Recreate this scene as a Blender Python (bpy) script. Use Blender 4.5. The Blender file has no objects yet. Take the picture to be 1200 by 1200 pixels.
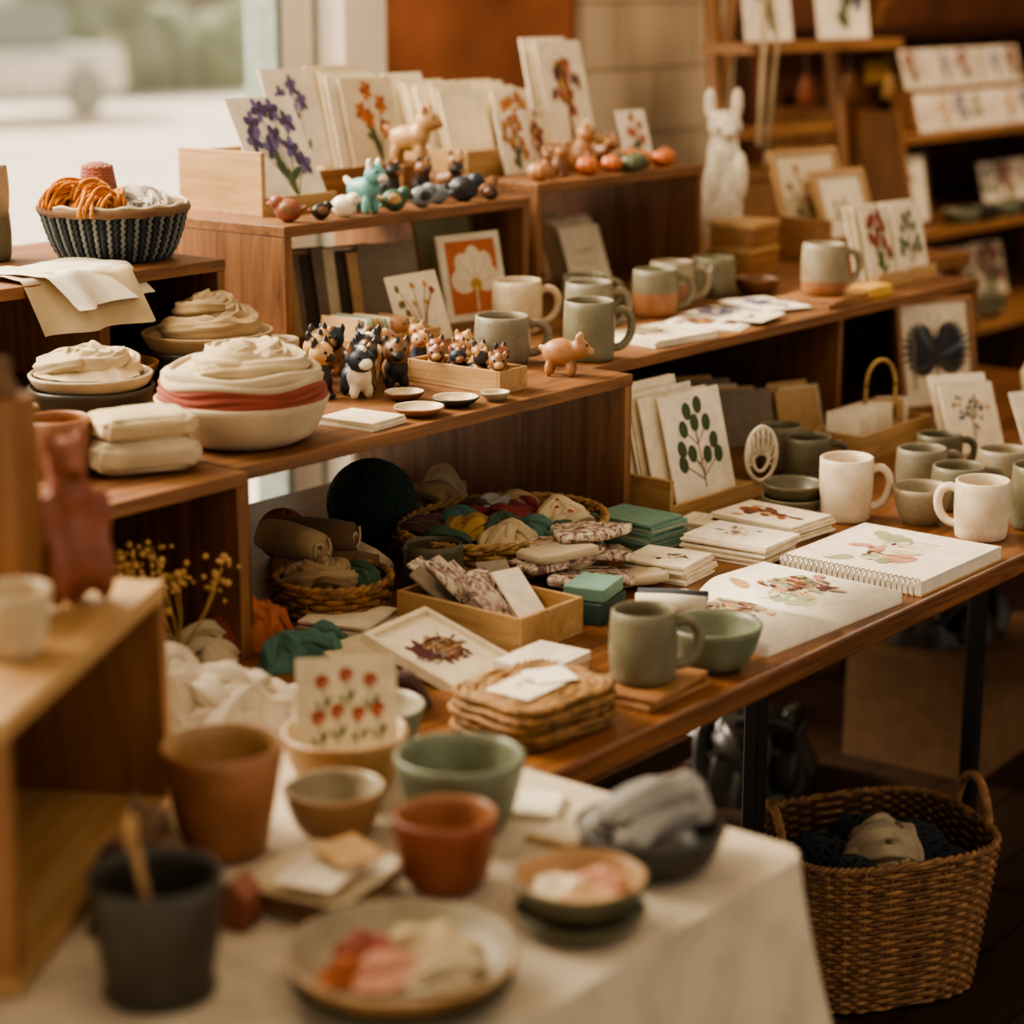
import bpy, bmesh, math, random
from mathutils import Vector, Matrix, noise
R=random.Random(7)
pi=math.pi; S=math.sin; C=math.cos
sc=bpy.context.scene

# ------------------------------------------------------------------ materials
def hexc(h):
    h=h.lstrip('#'); o=[]
    for i in (0,2,4):
        c=int(h[i:i+2],16)/255
        o.append(c/12.92 if c<=.04045 else ((c+.055)/1.055)**2.4)
    return (*o,1)
MC={}
def newm(name):
    m=bpy.data.materials.new(name); m.use_nodes=True
    nt=m.node_tree; b=nt.nodes['Principled BSDF']
    return m,nt,b
def nd(nt,t,**k):
    n=nt.nodes.new(t)
    for a,v in k.items():
        if a in n.inputs: n.inputs[a].default_value=v
        else: setattr(n,a,v)
    return n
def ramp(nt,c0,c1,p0=0.,p1=1.):
    r=nt.nodes.new('ShaderNodeValToRGB')
    r.color_ramp.elements[0].position=p0; r.color_ramp.elements[1].position=p1
    r.color_ramp.elements[0].color=c0; r.color_ramp.elements[1].color=c1
    return r
def coords(nt,scale=(1,1,1)):
    tc=nt.nodes.new('ShaderNodeTexCoord'); mp=nt.nodes.new('ShaderNodeMapping')
    mp.inputs['Scale'].default_value=scale
    nt.links.new(tc.outputs['Object'],mp.inputs['Vector']); return mp.outputs['Vector']
def bump(nt,b,src,dist,strength=1.):
    bp=nd(nt,'ShaderNodeBump',Strength=strength,Distance=dist)
    nt.links.new(src,bp.inputs['Height']); nt.links.new(bp.outputs['Normal'],b.inputs['Normal'])
def wood(name,a,c,axis='x',rough=.5,sc_=1.):
    m,nt,b=newm(name)
    s={'x':(1.5,22,22),'y':(22,1.5,22),'z':(22,22,1.5)}[axis]
    v=coords(nt,tuple(k*sc_ for k in s))
    n=nd(nt,'ShaderNodeTexNoise',Scale=1.6,Detail=7.,Roughness=.66,Distortion=1.6)
    nt.links.new(v,n.inputs['Vector'])
    r=ramp(nt,hexc(a),hexc(c),.32,.7); nt.links.new(n.outputs['Fac'],r.inputs['Fac'])
    v2=coords(nt,(3,3,3)); n2=nd(nt,'ShaderNodeTexNoise',Scale=1.5,Detail=4.)
    nt.links.new(v2,n2.inputs['Vector'])
    mx=nt.nodes.new('ShaderNodeMixRGB'); mx.blend_type='MULTIPLY'; mx.inputs[0].default_value=.45
    nt.links.new(r.outputs[0],mx.inputs[1]); nt.links.new(n2.outputs['Fac'],mx.inputs[2])
    nt.links.new(mx.outputs[0],b.inputs['Base Color'])
    b.inputs['Roughness'].default_value=rough
    bump(nt,b,n.outputs['Fac'],.0008,.7)
    MC[name]=m
def plain(name,a,rough=.6,var=.12,scale=30,bd=0.,metal=0,spec=.5):
    m,nt,b=newm(name); col=hexc(a)
    v=coords(nt); n=nd(nt,'ShaderNodeTexNoise',Scale=float(scale),Detail=4.)
    nt.links.new(v,n.inputs['Vector'])
    r=ramp(nt,tuple(x*(1-var*1.6) for x in col[:3])+(1,),tuple(min(1,x*(1+var)) for x in col[:3])+(1,),.3,.7)
    nt.links.new(n.outputs['Fac'],r.inputs['Fac']); nt.links.new(r.outputs[0],b.inputs['Base Color'])
    b.inputs['Roughness'].default_value=rough; b.inputs['Metallic'].default_value=metal
    b.inputs['Specular IOR Level'].default_value=spec
    if bd: bump(nt,b,n.outputs['Fac'],bd)
    MC[name]=m
def ceramic(name,a,speck='#3a2c1e',rough=.34,amt=.32):
    m,nt,b=newm(name); col=hexc(a)
    v=coords(nt)
    n=nd(nt,'ShaderNodeTexNoise',Scale=22.,Detail=5.); nt.links.new(v,n.inputs['Vector'])
    r=ramp(nt,tuple(x*q for x,q in zip(col[:3],(.76,.68,.58)))+(1,),tuple(min(1,x*1.14) for x in col[:3])+(1,),.3,.7)
    nt.links.new(n.outputs['Fac'],r.inputs['Fac'])
    n2=nd(nt,'ShaderNodeTexNoise',Scale=430.,Detail=1.); nt.links.new(v,n2.inputs['Vector'])
    r2=ramp(nt,(0,0,0,1),(amt*2,amt*2,amt*2,1),.63,.71); nt.links.new(n2.outputs['Fac'],r2.inputs['Fac'])
    mx=nt.nodes.new('ShaderNodeMixRGB'); nt.links.new(r2.outputs[0],mx.inputs[0])
    nt.links.new(r.outputs[0],mx.inputs[1]); mx.inputs[2].default_value=hexc(speck)
    nt.links.new(mx.outputs[0],b.inputs['Base Color'])
    rr=nd(nt,'ShaderNodeMapRange'); rr.inputs['To Min'].default_value=rough-.12; rr.inputs['To Max'].default_value=rough+.25
    nt.links.new(n.outputs['Fac'],rr.inputs['Value']); nt.links.new(rr.outputs[0],b.inputs['Roughness'])
    bump(nt,b,n.outputs['Fac'],.0012,.6)
    MC[name]=m
def fabric(name,a,weave=900,rough=.95,knit=False,a2=None):
    m,nt,b=newm(name); col=hexc(a); c2=hexc(a2) if a2 else tuple(x*.74 for x in col[:3])+(1,)
    v=coords(nt); n=nd(nt,'ShaderNodeTexNoise',Scale=16.,Detail=5.); nt.links.new(v,n.inputs['Vector'])
    r=ramp(nt,c2,col,.32,.62); nt.links.new(n.outputs['Fac'],r.inputs['Fac'])
    nt.links.new(r.outputs[0],b.inputs['Base Color']); b.inputs['Roughness'].default_value=rough
    b.inputs['Sheen Weight'].default_value=.1
    w=nd(nt,'ShaderNodeTexVoronoi',Scale=float(weave)); nt.links.new(v,w.inputs['Vector'])
    bump(nt,b,w.outputs['Distance'],.002 if knit else .0006,.8)
    MC[name]=m
wood('wood_walnut_x','#623d22','#a37247','x'); wood('wood_walnut_z','#6a4429','#a8774c','z')
wood('wood_table','#5f3a20','#a87043','x',.33); wood('wood_pale_x','#b28857','#dab683','x'); wood('wood_pale_z','#b28857','#d5ad78','z')
wood('wood_pale_y','#b28857','#dab683','y'); wood('wood_mid_x','#875b37','#b88859','x'); wood('wood_mid_z','#875b37','#b58457','z')
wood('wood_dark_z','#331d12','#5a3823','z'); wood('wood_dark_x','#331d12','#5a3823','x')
for n,a in dict(paper='#e9dcc2',paper2='#decfb0',kraft='#c4a070',white_card='#f0e6d2',ink='#33302e',purple='#4c4163',violet='#6f6390',green='#5c6a42',
    leaf='#3d5034',orange='#bd7136',ochre='#bd924a',brown='#74492c',rust='#9f5434',orange_bg='#c06d40',petal='#e8d8ba',red='#9c4534',pink='#c9937c',
    wine='#573131',blue='#55687e',navy='#232834',teal_card='#6f9282',darkbook='#4c4336',greybook='#877a68',mint='#98a894',yellow='#d6ab50',
    skin='#d0ac84',sagewash='#a0a482',darkteal='#324843',blackp='#191715').items():
    plain(n,a,.75,.08,40)
for n,a in dict(c_sage='#7b7863',c_grey='#878272',c_cream='#d2c3a6',c_white='#e2d6c0',c_terra='#9e6f50',c_tan='#ab8962',c_green='#79826e',c_teal='#6a7368',
    c_red='#8c4e36',c_dark='#3d3b34',c_olive='#5d5a46',c_stone='#9a917c',c_brown='#74533a').items(): ceramic(n,a,amt=.32 if n!='c_white' else .1)
for n,a in dict(k_turq='#68a19c',k_white='#e0d4be',k_red='#8a513c',k_dark='#292421',k_green='#3a5848',k_grey='#737d84',k_navy='#27313c',k_tan='#bf9868',
    k_brown='#7f583c',k_orange='#bb6837',k_clay='#a97a52',k_pgreen='#555e44').items(): plain(n,a,.45,.15,60,.0005)
for n,a in dict(f_beige='#b0966f',f_cream='#cdb994',f_white='#e6dac4',f_grey='#a5a29c',f_orange='#b2663a',f_teal='#50766a',f_red='#8f4636',f_wine='#50342f',
    f_green='#3f5a46',f_brown='#7a5e45',f_linen='#c8b798',f_slate='#3d444a',f_crimson='#863232',f_mustard='#b08c4a').items(): fabric(n,a)
fabric('f_cloth','#dccdb4',1400)
for n,a in dict(y_orange='#cc8133',y_pink='#a26654',y_white='#d4ccbf',y_green='#1c3a2d',y_blue='#2b353e',y_grey='#7e8483').items(): fabric(n,a,350,.95,True)
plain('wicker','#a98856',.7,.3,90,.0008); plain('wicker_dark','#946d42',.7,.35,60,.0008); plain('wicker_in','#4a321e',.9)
plain('wicker_floor','#97714a',.7,.35,60,.0008); plain('wicker_floor_dark','#7c5838',.7,.35,60,.0008)
plain('black_metal','#171513',.4); plain('steel','#b8b4aa',.3,metal=1); plain('cardboard','#7a5a3d',.8); plain('dark_plastic','#35302b',.35,.2,8)
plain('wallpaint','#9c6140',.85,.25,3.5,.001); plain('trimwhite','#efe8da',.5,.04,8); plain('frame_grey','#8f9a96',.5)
plain('hedge','#9aa58c',.9,.25,1.2); plain('facade','#c9c6b8',.9,.15,.6); plain('pavement','#f8f3e8',.95,.05,.8); plain('carwhite','#efeeea',.4); plain('ext_brown','#a08a74',.9)
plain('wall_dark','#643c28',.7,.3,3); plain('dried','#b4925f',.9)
m,nt,b=newm('glass'); tr=nt.nodes.new('ShaderNodeBsdfTransparent'); gl=nd(nt,'ShaderNodeBsdfGlossy',Roughness=.02); mx=nt.nodes.new('ShaderNodeMixShader'); mx.inputs[0].default_value=.06
nt.links.new(tr.outputs[0],mx.inputs[1]); nt.links.new(gl.outputs[0],mx.inputs[2]); nt.links.new(mx.outputs[0],nt.nodes['Material Output'].inputs[0]); nt.nodes.remove(b); MC['glass']=m
m,nt,b=newm('cellophane'); b.inputs['Roughness'].default_value=.16
v=coords(nt); n=nd(nt,'ShaderNodeTexNoise',Scale=30.,Detail=6.,Distortion=3.5); nt.links.new(v,n.inputs['Vector'])
r=ramp(nt,hexc('#5a3f40'),hexc('#dccfba'),.36,.58); e=r.color_ramp.elements.new(.45); e.color=hexc('#a3887a'); nt.links.new(n.outputs['Fac'],r.inputs['Fac']); nt.links.new(r.outputs[0],b.inputs['Base Color'])
bump(nt,b,n.outputs['Fac'],.005); MC['cellophane']=m
m,nt,b=newm('print_cloth'); b.inputs['Roughness'].default_value=.9
v=coords(nt); n=nd(nt,'ShaderNodeTexVoronoi',Scale=60.); nt.links.new(v,n.inputs['Vector'])
r=ramp(nt,hexc('#a8452f'),hexc('#d8c6a2'),.24,.3); nt.links.new(n.outputs['Distance'],r.inputs['Fac']); nt.links.new(r.outputs[0],b.inputs['Base Color']); MC['print_cloth']=m
m,nt,b=newm('painted_brick'); v=coords(nt); sw=nt.nodes.new('ShaderNodeSeparateXYZ'); cb=nt.nodes.new('ShaderNodeCombineXYZ')
nt.links.new(v,sw.inputs[0]); nt.links.new(sw.outputs[0],cb.inputs[0]); nt.links.new(sw.outputs[2],cb.inputs[1])
bk=nd(nt,'ShaderNodeTexBrick',Scale=1.,**{'Mortar Size':.006,'Brick Width':.36,'Row Height':.17}); nt.links.new(cb.outputs[0],bk.inputs['Vector'])
bk.inputs['Color1'].default_value=hexc('#c4b398'); bk.inputs['Color2'].default_value=hexc('#bcab90'); bk.inputs['Mortar'].default_value=hexc('#a08f76')
nt.links.new(bk.outputs['Color'],b.inputs['Base Color']); b.inputs['Roughness'].default_value=.7
bump(nt,b,bk.outputs['Fac'],-.004); MC['painted_brick']=m
m,nt,b=newm('floor_boards'); v=coords(nt); bk=nd(nt,'ShaderNodeTexBrick',Scale=1.,**{'Mortar Size':.004,'Brick Width':1.6,'Row Height':.14}); nt.links.new(v,bk.inputs['Vector'])
bk.inputs['Color1'].default_value=hexc('#3a2719'); bk.inputs['Color2'].default_value=hexc('#2c1c12'); bk.inputs['Mortar'].default_value=hexc('#150c07')
nt.links.new(bk.outputs['Color'],b.inputs['Base Color']); b.inputs['Roughness'].default_value=.5; MC['floor_boards']=m

# ------------------------------------------------------------------ mesh builder
T=Matrix.Translation
def Rz(a): return Matrix.Rotation(a,4,'Z')
def Rx(a): return Matrix.Rotation(a,4,'X')
def Ry(a): return Matrix.Rotation(a,4,'Y')
def Sc(x,y,z): return Matrix.Diagonal((x,y,z,1))
class B:
    def __init__(s,name): s.n=name; s.v=[]; s.f=[]; s.mi=[]; s.sm=[]; s.mats=[]; s.M=Matrix()
    def mat(s,k):
        if k not in s.mats: s.mats.append(k)
        return s.mats.index(k)
    def add(s,vs,fs,mat,smooth=False,M=None):
        o=len(s.v); X=s.M@M if M is not None else s.M
        s.v+= [tuple(X@Vector(p)) for p in vs]
        s.f+= [tuple(i+o for i in f) for f in fs]
        if isinstance(mat,list): s.mi+=[s.mat(k) for k in mat]
        else: s.mi+=[s.mat(mat)]*len(fs)
        s.sm+=[smooth]*len(fs); return s
    def box(s,x0,y0,z0,x1,y1,z1,mat,M=None):
        vs=[(x,y,z) for z in (z0,z1) for y in (y0,y1) for x in (x0,x1)]
        return s.add(vs,[(0,2,3,1),(4,5,7,6),(0,1,5,4),(2,6,7,3),(0,4,6,2),(1,3,7,5)],mat,False,M)
    def lathe(s,prof,mat,n=40,wob=0.,M=None,seed=0,sx=1,sy=1):
        vs=[];fs=[];k=len(prof)
        for j in range(n):
            t=2*pi*j/n
            for (r,z) in prof:
                w=1+wob*noise.noise(Vector((C(t)*1.3+seed,S(t)*1.3,z*12)))
                vs.append((r*w*C(t)*sx,r*w*S(t)*sy,z*(1+.5*wob*S(t+seed))))
        ms=[]
        for j in range(n):
            for i in range(k-1):
                a=j*k+i;b=((j+1)%n)*k+i
                fs.append((a,b,b+1,a+1)); ms.append(mat[i] if isinstance(mat,list) else mat)
        return s.add(vs,fs,ms,True,M)
    def tube(s,pts,r,mat,n=6,closed=False,flat=1.,M=None,ridge=0.,rseed=0,nr=3):
        P=[Vector(p) for p in pts];L=len(P);vs=[];fs=[]
        up=Vector((0,0,1)); prev=None
        for i,p in enumerate(P):
            if closed: t=(P[(i+1)%L]-P[i-1])
            else: t=P[min(i+1,L-1)]-P[max(i-1,0)]
            t.normalize()
            if prev is None:
                a=up if abs(t.z)<.9 else Vector((1,0,0)); u=t.cross(a).normalized()
            else:
                u=(prev-t*prev.dot(t))
                u=u.normalized() if u.length>1e-6 else t.orthogonal().normalized()
            prev=u; w=t.cross(u); rr=r[i] if isinstance(r,(list,tuple)) else r
            for j in range(n):
                a=2*pi*j/n; q=rr
                if ridge: q=rr*(1+ridge*(1-2*abs(S(nr*a*.5+rseed+1.3*S(i*.12+rseed))))+ridge*.6*noise.noise(Vector((i*.25,a*1.2,rseed))))
                vs.append(tuple(p+u*C(a)*q+w*S(a)*q*flat))
        m=L if closed else L-1
        for i in range(m):
            for j in range(n):
                a=i*n+j;b=i*n+(j+1)%n;c=((i+1)%L)*n+(j+1)%n;d=((i+1)%L)*n+j
                fs.append((a,b,c,d))
        if not closed:
            fs.append(tuple(range(n))[::-1]); fs.append(tuple((L-1)*n+j for j in range(n)))
        return s.add(vs,fs,mat,True,M)
    def ball(s,c,r,mat,M=None,nu=16,nv=10,fn=None):
        if not isinstance(r,(tuple,list)): r=(r,r,r)
        vs=[];fs=[]
        for i in range(nv+1):
            ph=pi*i/nv
            for j in range(nu):
                th=2*pi*j/nu; d=Vector((S(ph)*C(th),S(ph)*S(th),C(ph)))
                q=fn(d) if fn else d
                vs.append((c[0]+q[0]*r[0],c[1]+q[1]*r[1],c[2]+q[2]*r[2]))
        for i in range(nv):
            for j in range(nu):
                a=i*nu+j;b=i*nu+(j+1)%nu
                fs.append((a,a+nu,b+nu,b))
        return s.add(vs,fs,mat,True,M)
    def poly(s,pts,mat,M=None,zf=None,z=.0):
        vs=[(p[0],p[1],(zf(p[0],p[1]) if zf else 0)+z) for p in pts]
        return s.add(vs,[tuple(range(len(vs)))],mat,False,M)
    def done(s,loc=(0,0,0),rot=0.,bev=0.,sub=0):
        me=bpy.data.meshes.new(s.n); me.from_pydata(s.v,[],s.f)
        for k in s.mats: me.materials.append(MC[k])
        me.polygons.foreach_set('material_index',s.mi); me.polygons.foreach_set('use_smooth',s.sm); me.update()
        ob=bpy.data.objects.new(s.n,me); ob.location=loc; ob.rotation_euler=(0,0,rot)
        sc.collection.objects.link(ob)
        if bev:
            md=ob.modifiers.new('bevel','BEVEL'); md.width=bev; md.segments=2; md.limit_method='ANGLE'; md.angle_limit=.9
        return ob
# ------------------------------------------------------------------ artwork drawn as thin printed shapes (unit card)
def ell(cx,cy,rx,ry,a=0,n=10): return [(cx+rx*C(t)*C(a)-ry*S(t)*S(a),cy+rx*C(t)*S(a)+ry*S(t)*C(a)) for t in [2*pi*i/n for i in range(n)]]
def strok(p,q,w):
    dx,dy=q[0]-p[0],q[1]-p[1];l=math.hypot(dx,dy) or 1;nx,ny=-dy/l*w/2,dx/l*w/2
    return [(p[0]+nx,p[1]+ny),(p[0]-nx,p[1]-ny),(q[0]-nx*.7,q[1]-ny*.7),(q[0]+nx*.7,q[1]+ny*.7)]
def bloom(L,x,y,r,c1,c2,n=5):
    a0=R.random()*6
    for i in range(n):
        a=a0+2*pi*i/n; L.append((ell(x+r*.6*C(a),y+r*.55*S(a),r*.5,r*.36,a),c1 if i%3 else c2))
    L.append((ell(x,y,r*.2,r*.2),c2 if c2!='violet' else 'ink'))
def art(kind):
    L=[]
    if kind in('purple','orangef','poppy','rustf','iris'):
        c1,c2=dict(purple=('purple','violet'),orangef=('orange','rust'),poppy=('red','wine'),rustf=('rust','ochre'),iris=('violet','purple'))[kind]
        pos=[(.22,.58),(.42,.86),(.25,.77),(.55,.66),(.78,.74),(.40,.52),(.74,.5),(.64,.88),(.84,.34)]
        if kind=='iris': pos=[(.32,.72),(.52,.82),(.68,.66),(.46,.58),(.3,.5)]
        if kind=='orangef': pos=[(.3,.62),(.5,.85),(.7,.7),(.45,.55),(.75,.45)]
        for (x,y) in pos:
            x+=R.uniform(-.03,.03);y+=R.uniform(-.03,.03); m_=(.52+(x-.5)*.45,y*.6); L.append((strok((.56,.06),m_,.014),'green')); L.append((strok(m_,(x,y),.012),'green'))
            bloom(L,x,y,.115,c1,c2)
        for i in range(6):
            a=R.uniform(.3,2.8); y=R.uniform(.15,.42); L.append((ell(.54+.12*C(a),y,.11,.035,a),'leaf' if i%2 else 'green'))
    elif kind=='twig':
        for i in range(11):
            x=.5+R.uniform(-.36,.36);y=R.uniform(.35,.9); L.append((strok((.5,.06),(.5+(x-.5)*.4,y*.6),.014),'brown'));L.append((strok((.5+(x-.5)*.4,y*.6),(x,y),.012),'brown'))
            L.append((ell(x,y,.04,.055,R.random()),R.choice(['rust','brown','green','ochre'])))
    elif kind=='leafy':
        L.append((strok((.52,.08),(.5,.8),.02),'brown'))
        for i,(x,y) in enumerate(((.22,.48),(.78,.5),(.3,.66),(.7,.68),(.4,.82),(.6,.86),(.2,.34),(.82,.36),(.5,.7),(.38,.42),(.63,.38))):
            L.append((strok((.51,y-.18),(x,y),.014),'brown')); L.append((ell(x,y,.075,.085,(x-.5)*-1.5,12),'leaf')); L.append((strok((x-.03,y-.05),(x+.02,y+.06),.008),'green'))
    elif kind=='orangesq':
        L.append(([(.08,.08),(.92,.08),(.92,.92),(.08,.92)],'orange_bg'))
        for i in range(5):
            a=pi*(.02+.24*i); L.append((ell(.52+.2*C(a),.45+.2*S(a),.21,.15,a,14),'petal'))
        for i in range(5):
            a=pi*(.02+.24*i); L.append((strok((.52,.42),(.52+.27*C(a),.45+.27*S(a)),.012),'pink'))
        L.append((ell(.52,.4,.1,.08),'ochre')); L.append((strok((.5,.1),(.52,.38),.03),'petal'))
    elif kind=='bouquet':
        for i in range(34): L.append((ell(.5+R.gauss(0,.13),.62+R.gauss(0,.13),.075,.05,R.random()*3),R.choice(['brown','rust','wine','ochre','pink','brown'])))
        for i in range(5): L.append((strok((.5+R.uniform(-.06,.06),.1),(.5,.5),.022),'brown'))
    elif kind=='beast':
        L.append((ell(.56,.5,.28,.2,.1,18),'brown')); L.append((ell(.3,.55,.15,.14,0,14),'wine')); L.append((ell(.2,.66,.04,.07,.4),'wine')); L.append((ell(.36,.7,.04,.07,-.3),'wine'))
        for i in range(60): L.append((ell(.52+R.gauss(0,.16),.5+R.gauss(0,.11),.07,.012,R.uniform(-.3,.9)),R.choice(['ink','wine','brown','greybook','greybook','kraft'])))
        for x in(.4,.5,.66,.76): L.append((strok((x,.38),(x-.02,.26),.05),'wine'))
    elif kind=='butterfly':
        for sgn in(-1,1):
            for k in range(16):
                a=-.9+2.1*k/15; l=.17+.26*max(0,S((a+.9)*1.35))
                L.append((ell(.5+sgn*l*.62*C(a),.48+l*.62*S(a)*1.1,l*.62,.035,a if sgn>0 else pi-a,10),R.choice(['navy','ink','navy','darkbook','blue'])))
        L.append((ell(.5,.5,.03,.24),'ink')); L.append((strok((.5,.7),(.4,.9),.01),'ink')); L.append((strok((.5,.7),(.6,.9),.01),'ink'))
        for i in range(8): L.append((ell(.12+R.random()*.05,.2+.07*i,.02,.035,.4),'greybook'))
    elif kind=='wash':
        for i in range(28): L.append((ell(R.uniform(.16,.84),.52+R.gauss(0,.10),R.uniform(.04,.12),R.uniform(.03,.08),R.random()*3,12),R.choice(['sagewash','skin','pink','sagewash','petal','kraft','mint','petal'])))
        for i in range(12): L.append((ell(R.uniform(.3,.8),R.uniform(.4,.65),.022,.014,R.random()*3),R.choice(['rust','ochre','wine'])))
        for i in range(12): 
            x=R.uniform(.2,.8);L.append((strok((x,.3),(x+R.uniform(-.1,.1),.6),.005),'greybook'))
    elif kind=='sketch':
        cx,cy=R.uniform(.4,.6),R.uniform(.45,.6)
        for i in range(16):
            L.append((ell(cx+R.gauss(0,.14),cy+R.gauss(0,.1),R.uniform(.03,.07),R.uniform(.01,.04),R.random()*3),R.choice(['greybook','wine','brown','pink','kraft','sagewash'])))
        for i in range(14):
            x,y=cx+R.gauss(0,.12),cy+R.gauss(0,.1); L.append((strok((x,y),(x+R.uniform(-.12,.12),y+R.uniform(-.1,.1)),.005),'ink'))
    elif kind=='tree':
        L.append((strok((.5,.2),(.5,.5),.03),'brown'))
        for i in range(30): L.append((ell(.5+R.gauss(0,.15),.6+R.gauss(0,.11),.04,.03,R.random()*3),R.choice(['blue','greybook','ochre','sagewash','leaf'])))
    elif kind=='script':
        for j in range(2):
            x=.25
            while x<.75: L.append((strok((x,.6-.2*j+R.uniform(-.03,.03)),(x+.04,.6-.2*j+R.uniform(-.03,.05)),.014),'brown'));x+=.045
    elif kind=='redtulip':
        for i,(x,y) in enumerate(((.25,.8),(.5,.85),(.75,.8),(.2,.5),(.4,.55),(.62,.52),(.82,.55))):
            L.append((strok((x+R.uniform(-.04,.04),y-.28),(x,y),.016),'green')); L.append((ell(x,y,.075,.06,R.random(),10),'red')); L.append((ell(x-.03,y+.02,.045,.04,.4),'rust')); L.append((ell(x+.02,y-.02,.03,.02,.4),'pink')); L.append((ell(x+.05,y-.17,.06,.022,1.0),'leaf')); L.append((ell(x-.05,y-.2,.05,.018,2.1),'green'))
    return L
def card(b,M,w,h,t,paper='paper',kind=None,frame=None,fm=.012,zf=None):
    b.box(-w/2,0,-t,w/2,h,0,paper,M)
    if kind:
        z=.0004
        for pts,c in art(kind):
            b.poly([((p[0]-.5)*w*.96,p[1]*h) for p in pts],c,M,z=z); z+=.00002
    if frame:
        for a in((-w/2-fm,-fm,-w/2,h+fm),(w/2,-fm,w/2+fm,h+fm),(-w/2,-fm,w/2,0),(-w/2,h,w/2,h+fm)): b.box(a[0],a[1],-t-.004,a[2],a[3],.006,frame,M)
def lean(rot=0,tilt=.3): return Rz(rot)@Rx(pi/2-tilt)
def scard(name,x,y,z,w,h,kind,rot=0.,tilt=.3,paper='paper',frame=None,t=.002,fm=.012):
    b=B(name); M=T((0,0,(fm if frame else 0)*C(tilt)+.001))@lean(0,tilt); card(b,M,w,h,t,paper,kind,frame,fm); return b.done((x,y,z),rot)
def cstack(name,x,y,z,w,h,n,dy=.008,rot=0.,tilt=.3,papers=('paper','paper2','white_card'),kind=None,jit=.01,dx=0):
    b=B(name)
    for i in range(n):
        k=n-1-i
        M=T((R.uniform(-jit,jit)-dx*k,dy*k,0.001))@Rz(R.uniform(-.06,.06))@lean(0,tilt)
        card(b,M,w*R.uniform(.93,1.0),h*R.uniform(.94,1.02)+.004*k,.003,papers[k%len(papers)],kind if k==0 else None)
    return b.done((x,y,z),rot)
def fstack(name,x,y,z,w,d,n,t=.004,rot=0.,kind=None,papers=('paper','white_card','paper2'),jit=.004,topk=None):
    b=B(name)
    for i in range(n):
        M=T((R.uniform(-jit,jit),R.uniform(-jit,jit)-d/2,t*(i+1)))@Rz(R.uniform(-.05,.05) if n>1 else 0)
        card(b,M,w,d,t*.85,topk if (topk and i==n-1) else papers[i%len(papers)],kind if i==n-1 else None)
    return b.done((x,y,z),rot)
# ------------------------------------------------------------------ vessels
def bowlprof(rt,rb,h,t=.005,curve=.55):
    o=[(0.001,0),(rb*.9,0),(rb,.003)]
    for i in range(1,8):
        u=i/7; o.append((rb+(rt-rb)*(u**curve),.003+(h-.003)*u))
    inn=[]
    for i in range(7,-1,-1):
        u=i/7; inn.append((max(.002,(rb+(rt-rb)*(u**curve))-t),t+.002+(h-t-.002)*u-(0.0 if i<7 else -.001)))
    return o+[(rt-t*.5,h+.0018)]+inn+[(.001,t+.001)]
def bowl(name,x,y,z,rt,h,rb,mat,inn=None,wob=.035,curve=.55,t=.005,fill=None):
    b=B(name); p=bowlprof(rt,rb,h,t,curve); k=len(p)-1
    b.lathe(p,[mat if i<10 else (inn or mat) for i in range(k)],44,wob,seed=x*7)
    if fill: fill(b)
    return b.done((x,y,z))
def mug(name,x,y,z,r,h,mat,ha=-.9,base=None,inn=None,flare=0.,handle=True,tb=.3):
    b=B(name)
    o=[(.001,0),(r*.82,0),(r*.93,.004)]
    for i in range(1,9):
        u=i/8; o.append((r*(.95+.05*S(u*pi)+flare*(u-.5)),.004+(h-.004)*u))
    k1=len(o); q=[(rr-.004,zz) for rr,zz in o[::-1] if zz>.01]
    p=o+[(o[-1][0]-.002,h+.0015)]+q+[(.001,.009)]
    ms=[]
    for i in range(len(p)-1):
        if base and i<k1 and p[i][1]<h*tb: ms.append(base)
        elif i>=k1: ms.append(inn or mat)
        else: ms.append(mat)
    b.lathe(p,ms,40,.018,seed=x*5)
    if handle:
        hp=[(r*.93,0,h*.80),(r*1.2,0,h*.86),(r*1.55,0,h*.78),(r*1.66,0,h*.58),(r*1.55,0,h*.36),(r*1.25,0,h*.22),(r*.92,0,h*.2)]
        pts=[]
        for i in range(len(hp)-1):
            for s_ in (0,.33,.66):
                a,c=Vector(hp[i]),Vector(hp[i+1]); pts.append(a.lerp(c,s_))
        pts.append(Vector(hp[-1]))
        for _ in range(2): pts=[pts[0]]+[(pts[i-1]+pts[i]*2+pts[i+1])/4 for i in range(1,len(pts)-1)]+[pts[-1]]
        b.tube(pts,.0055,mat,8,flat=1.25,M=Rz(ha))
    return b.done((x,y,z))
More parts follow.
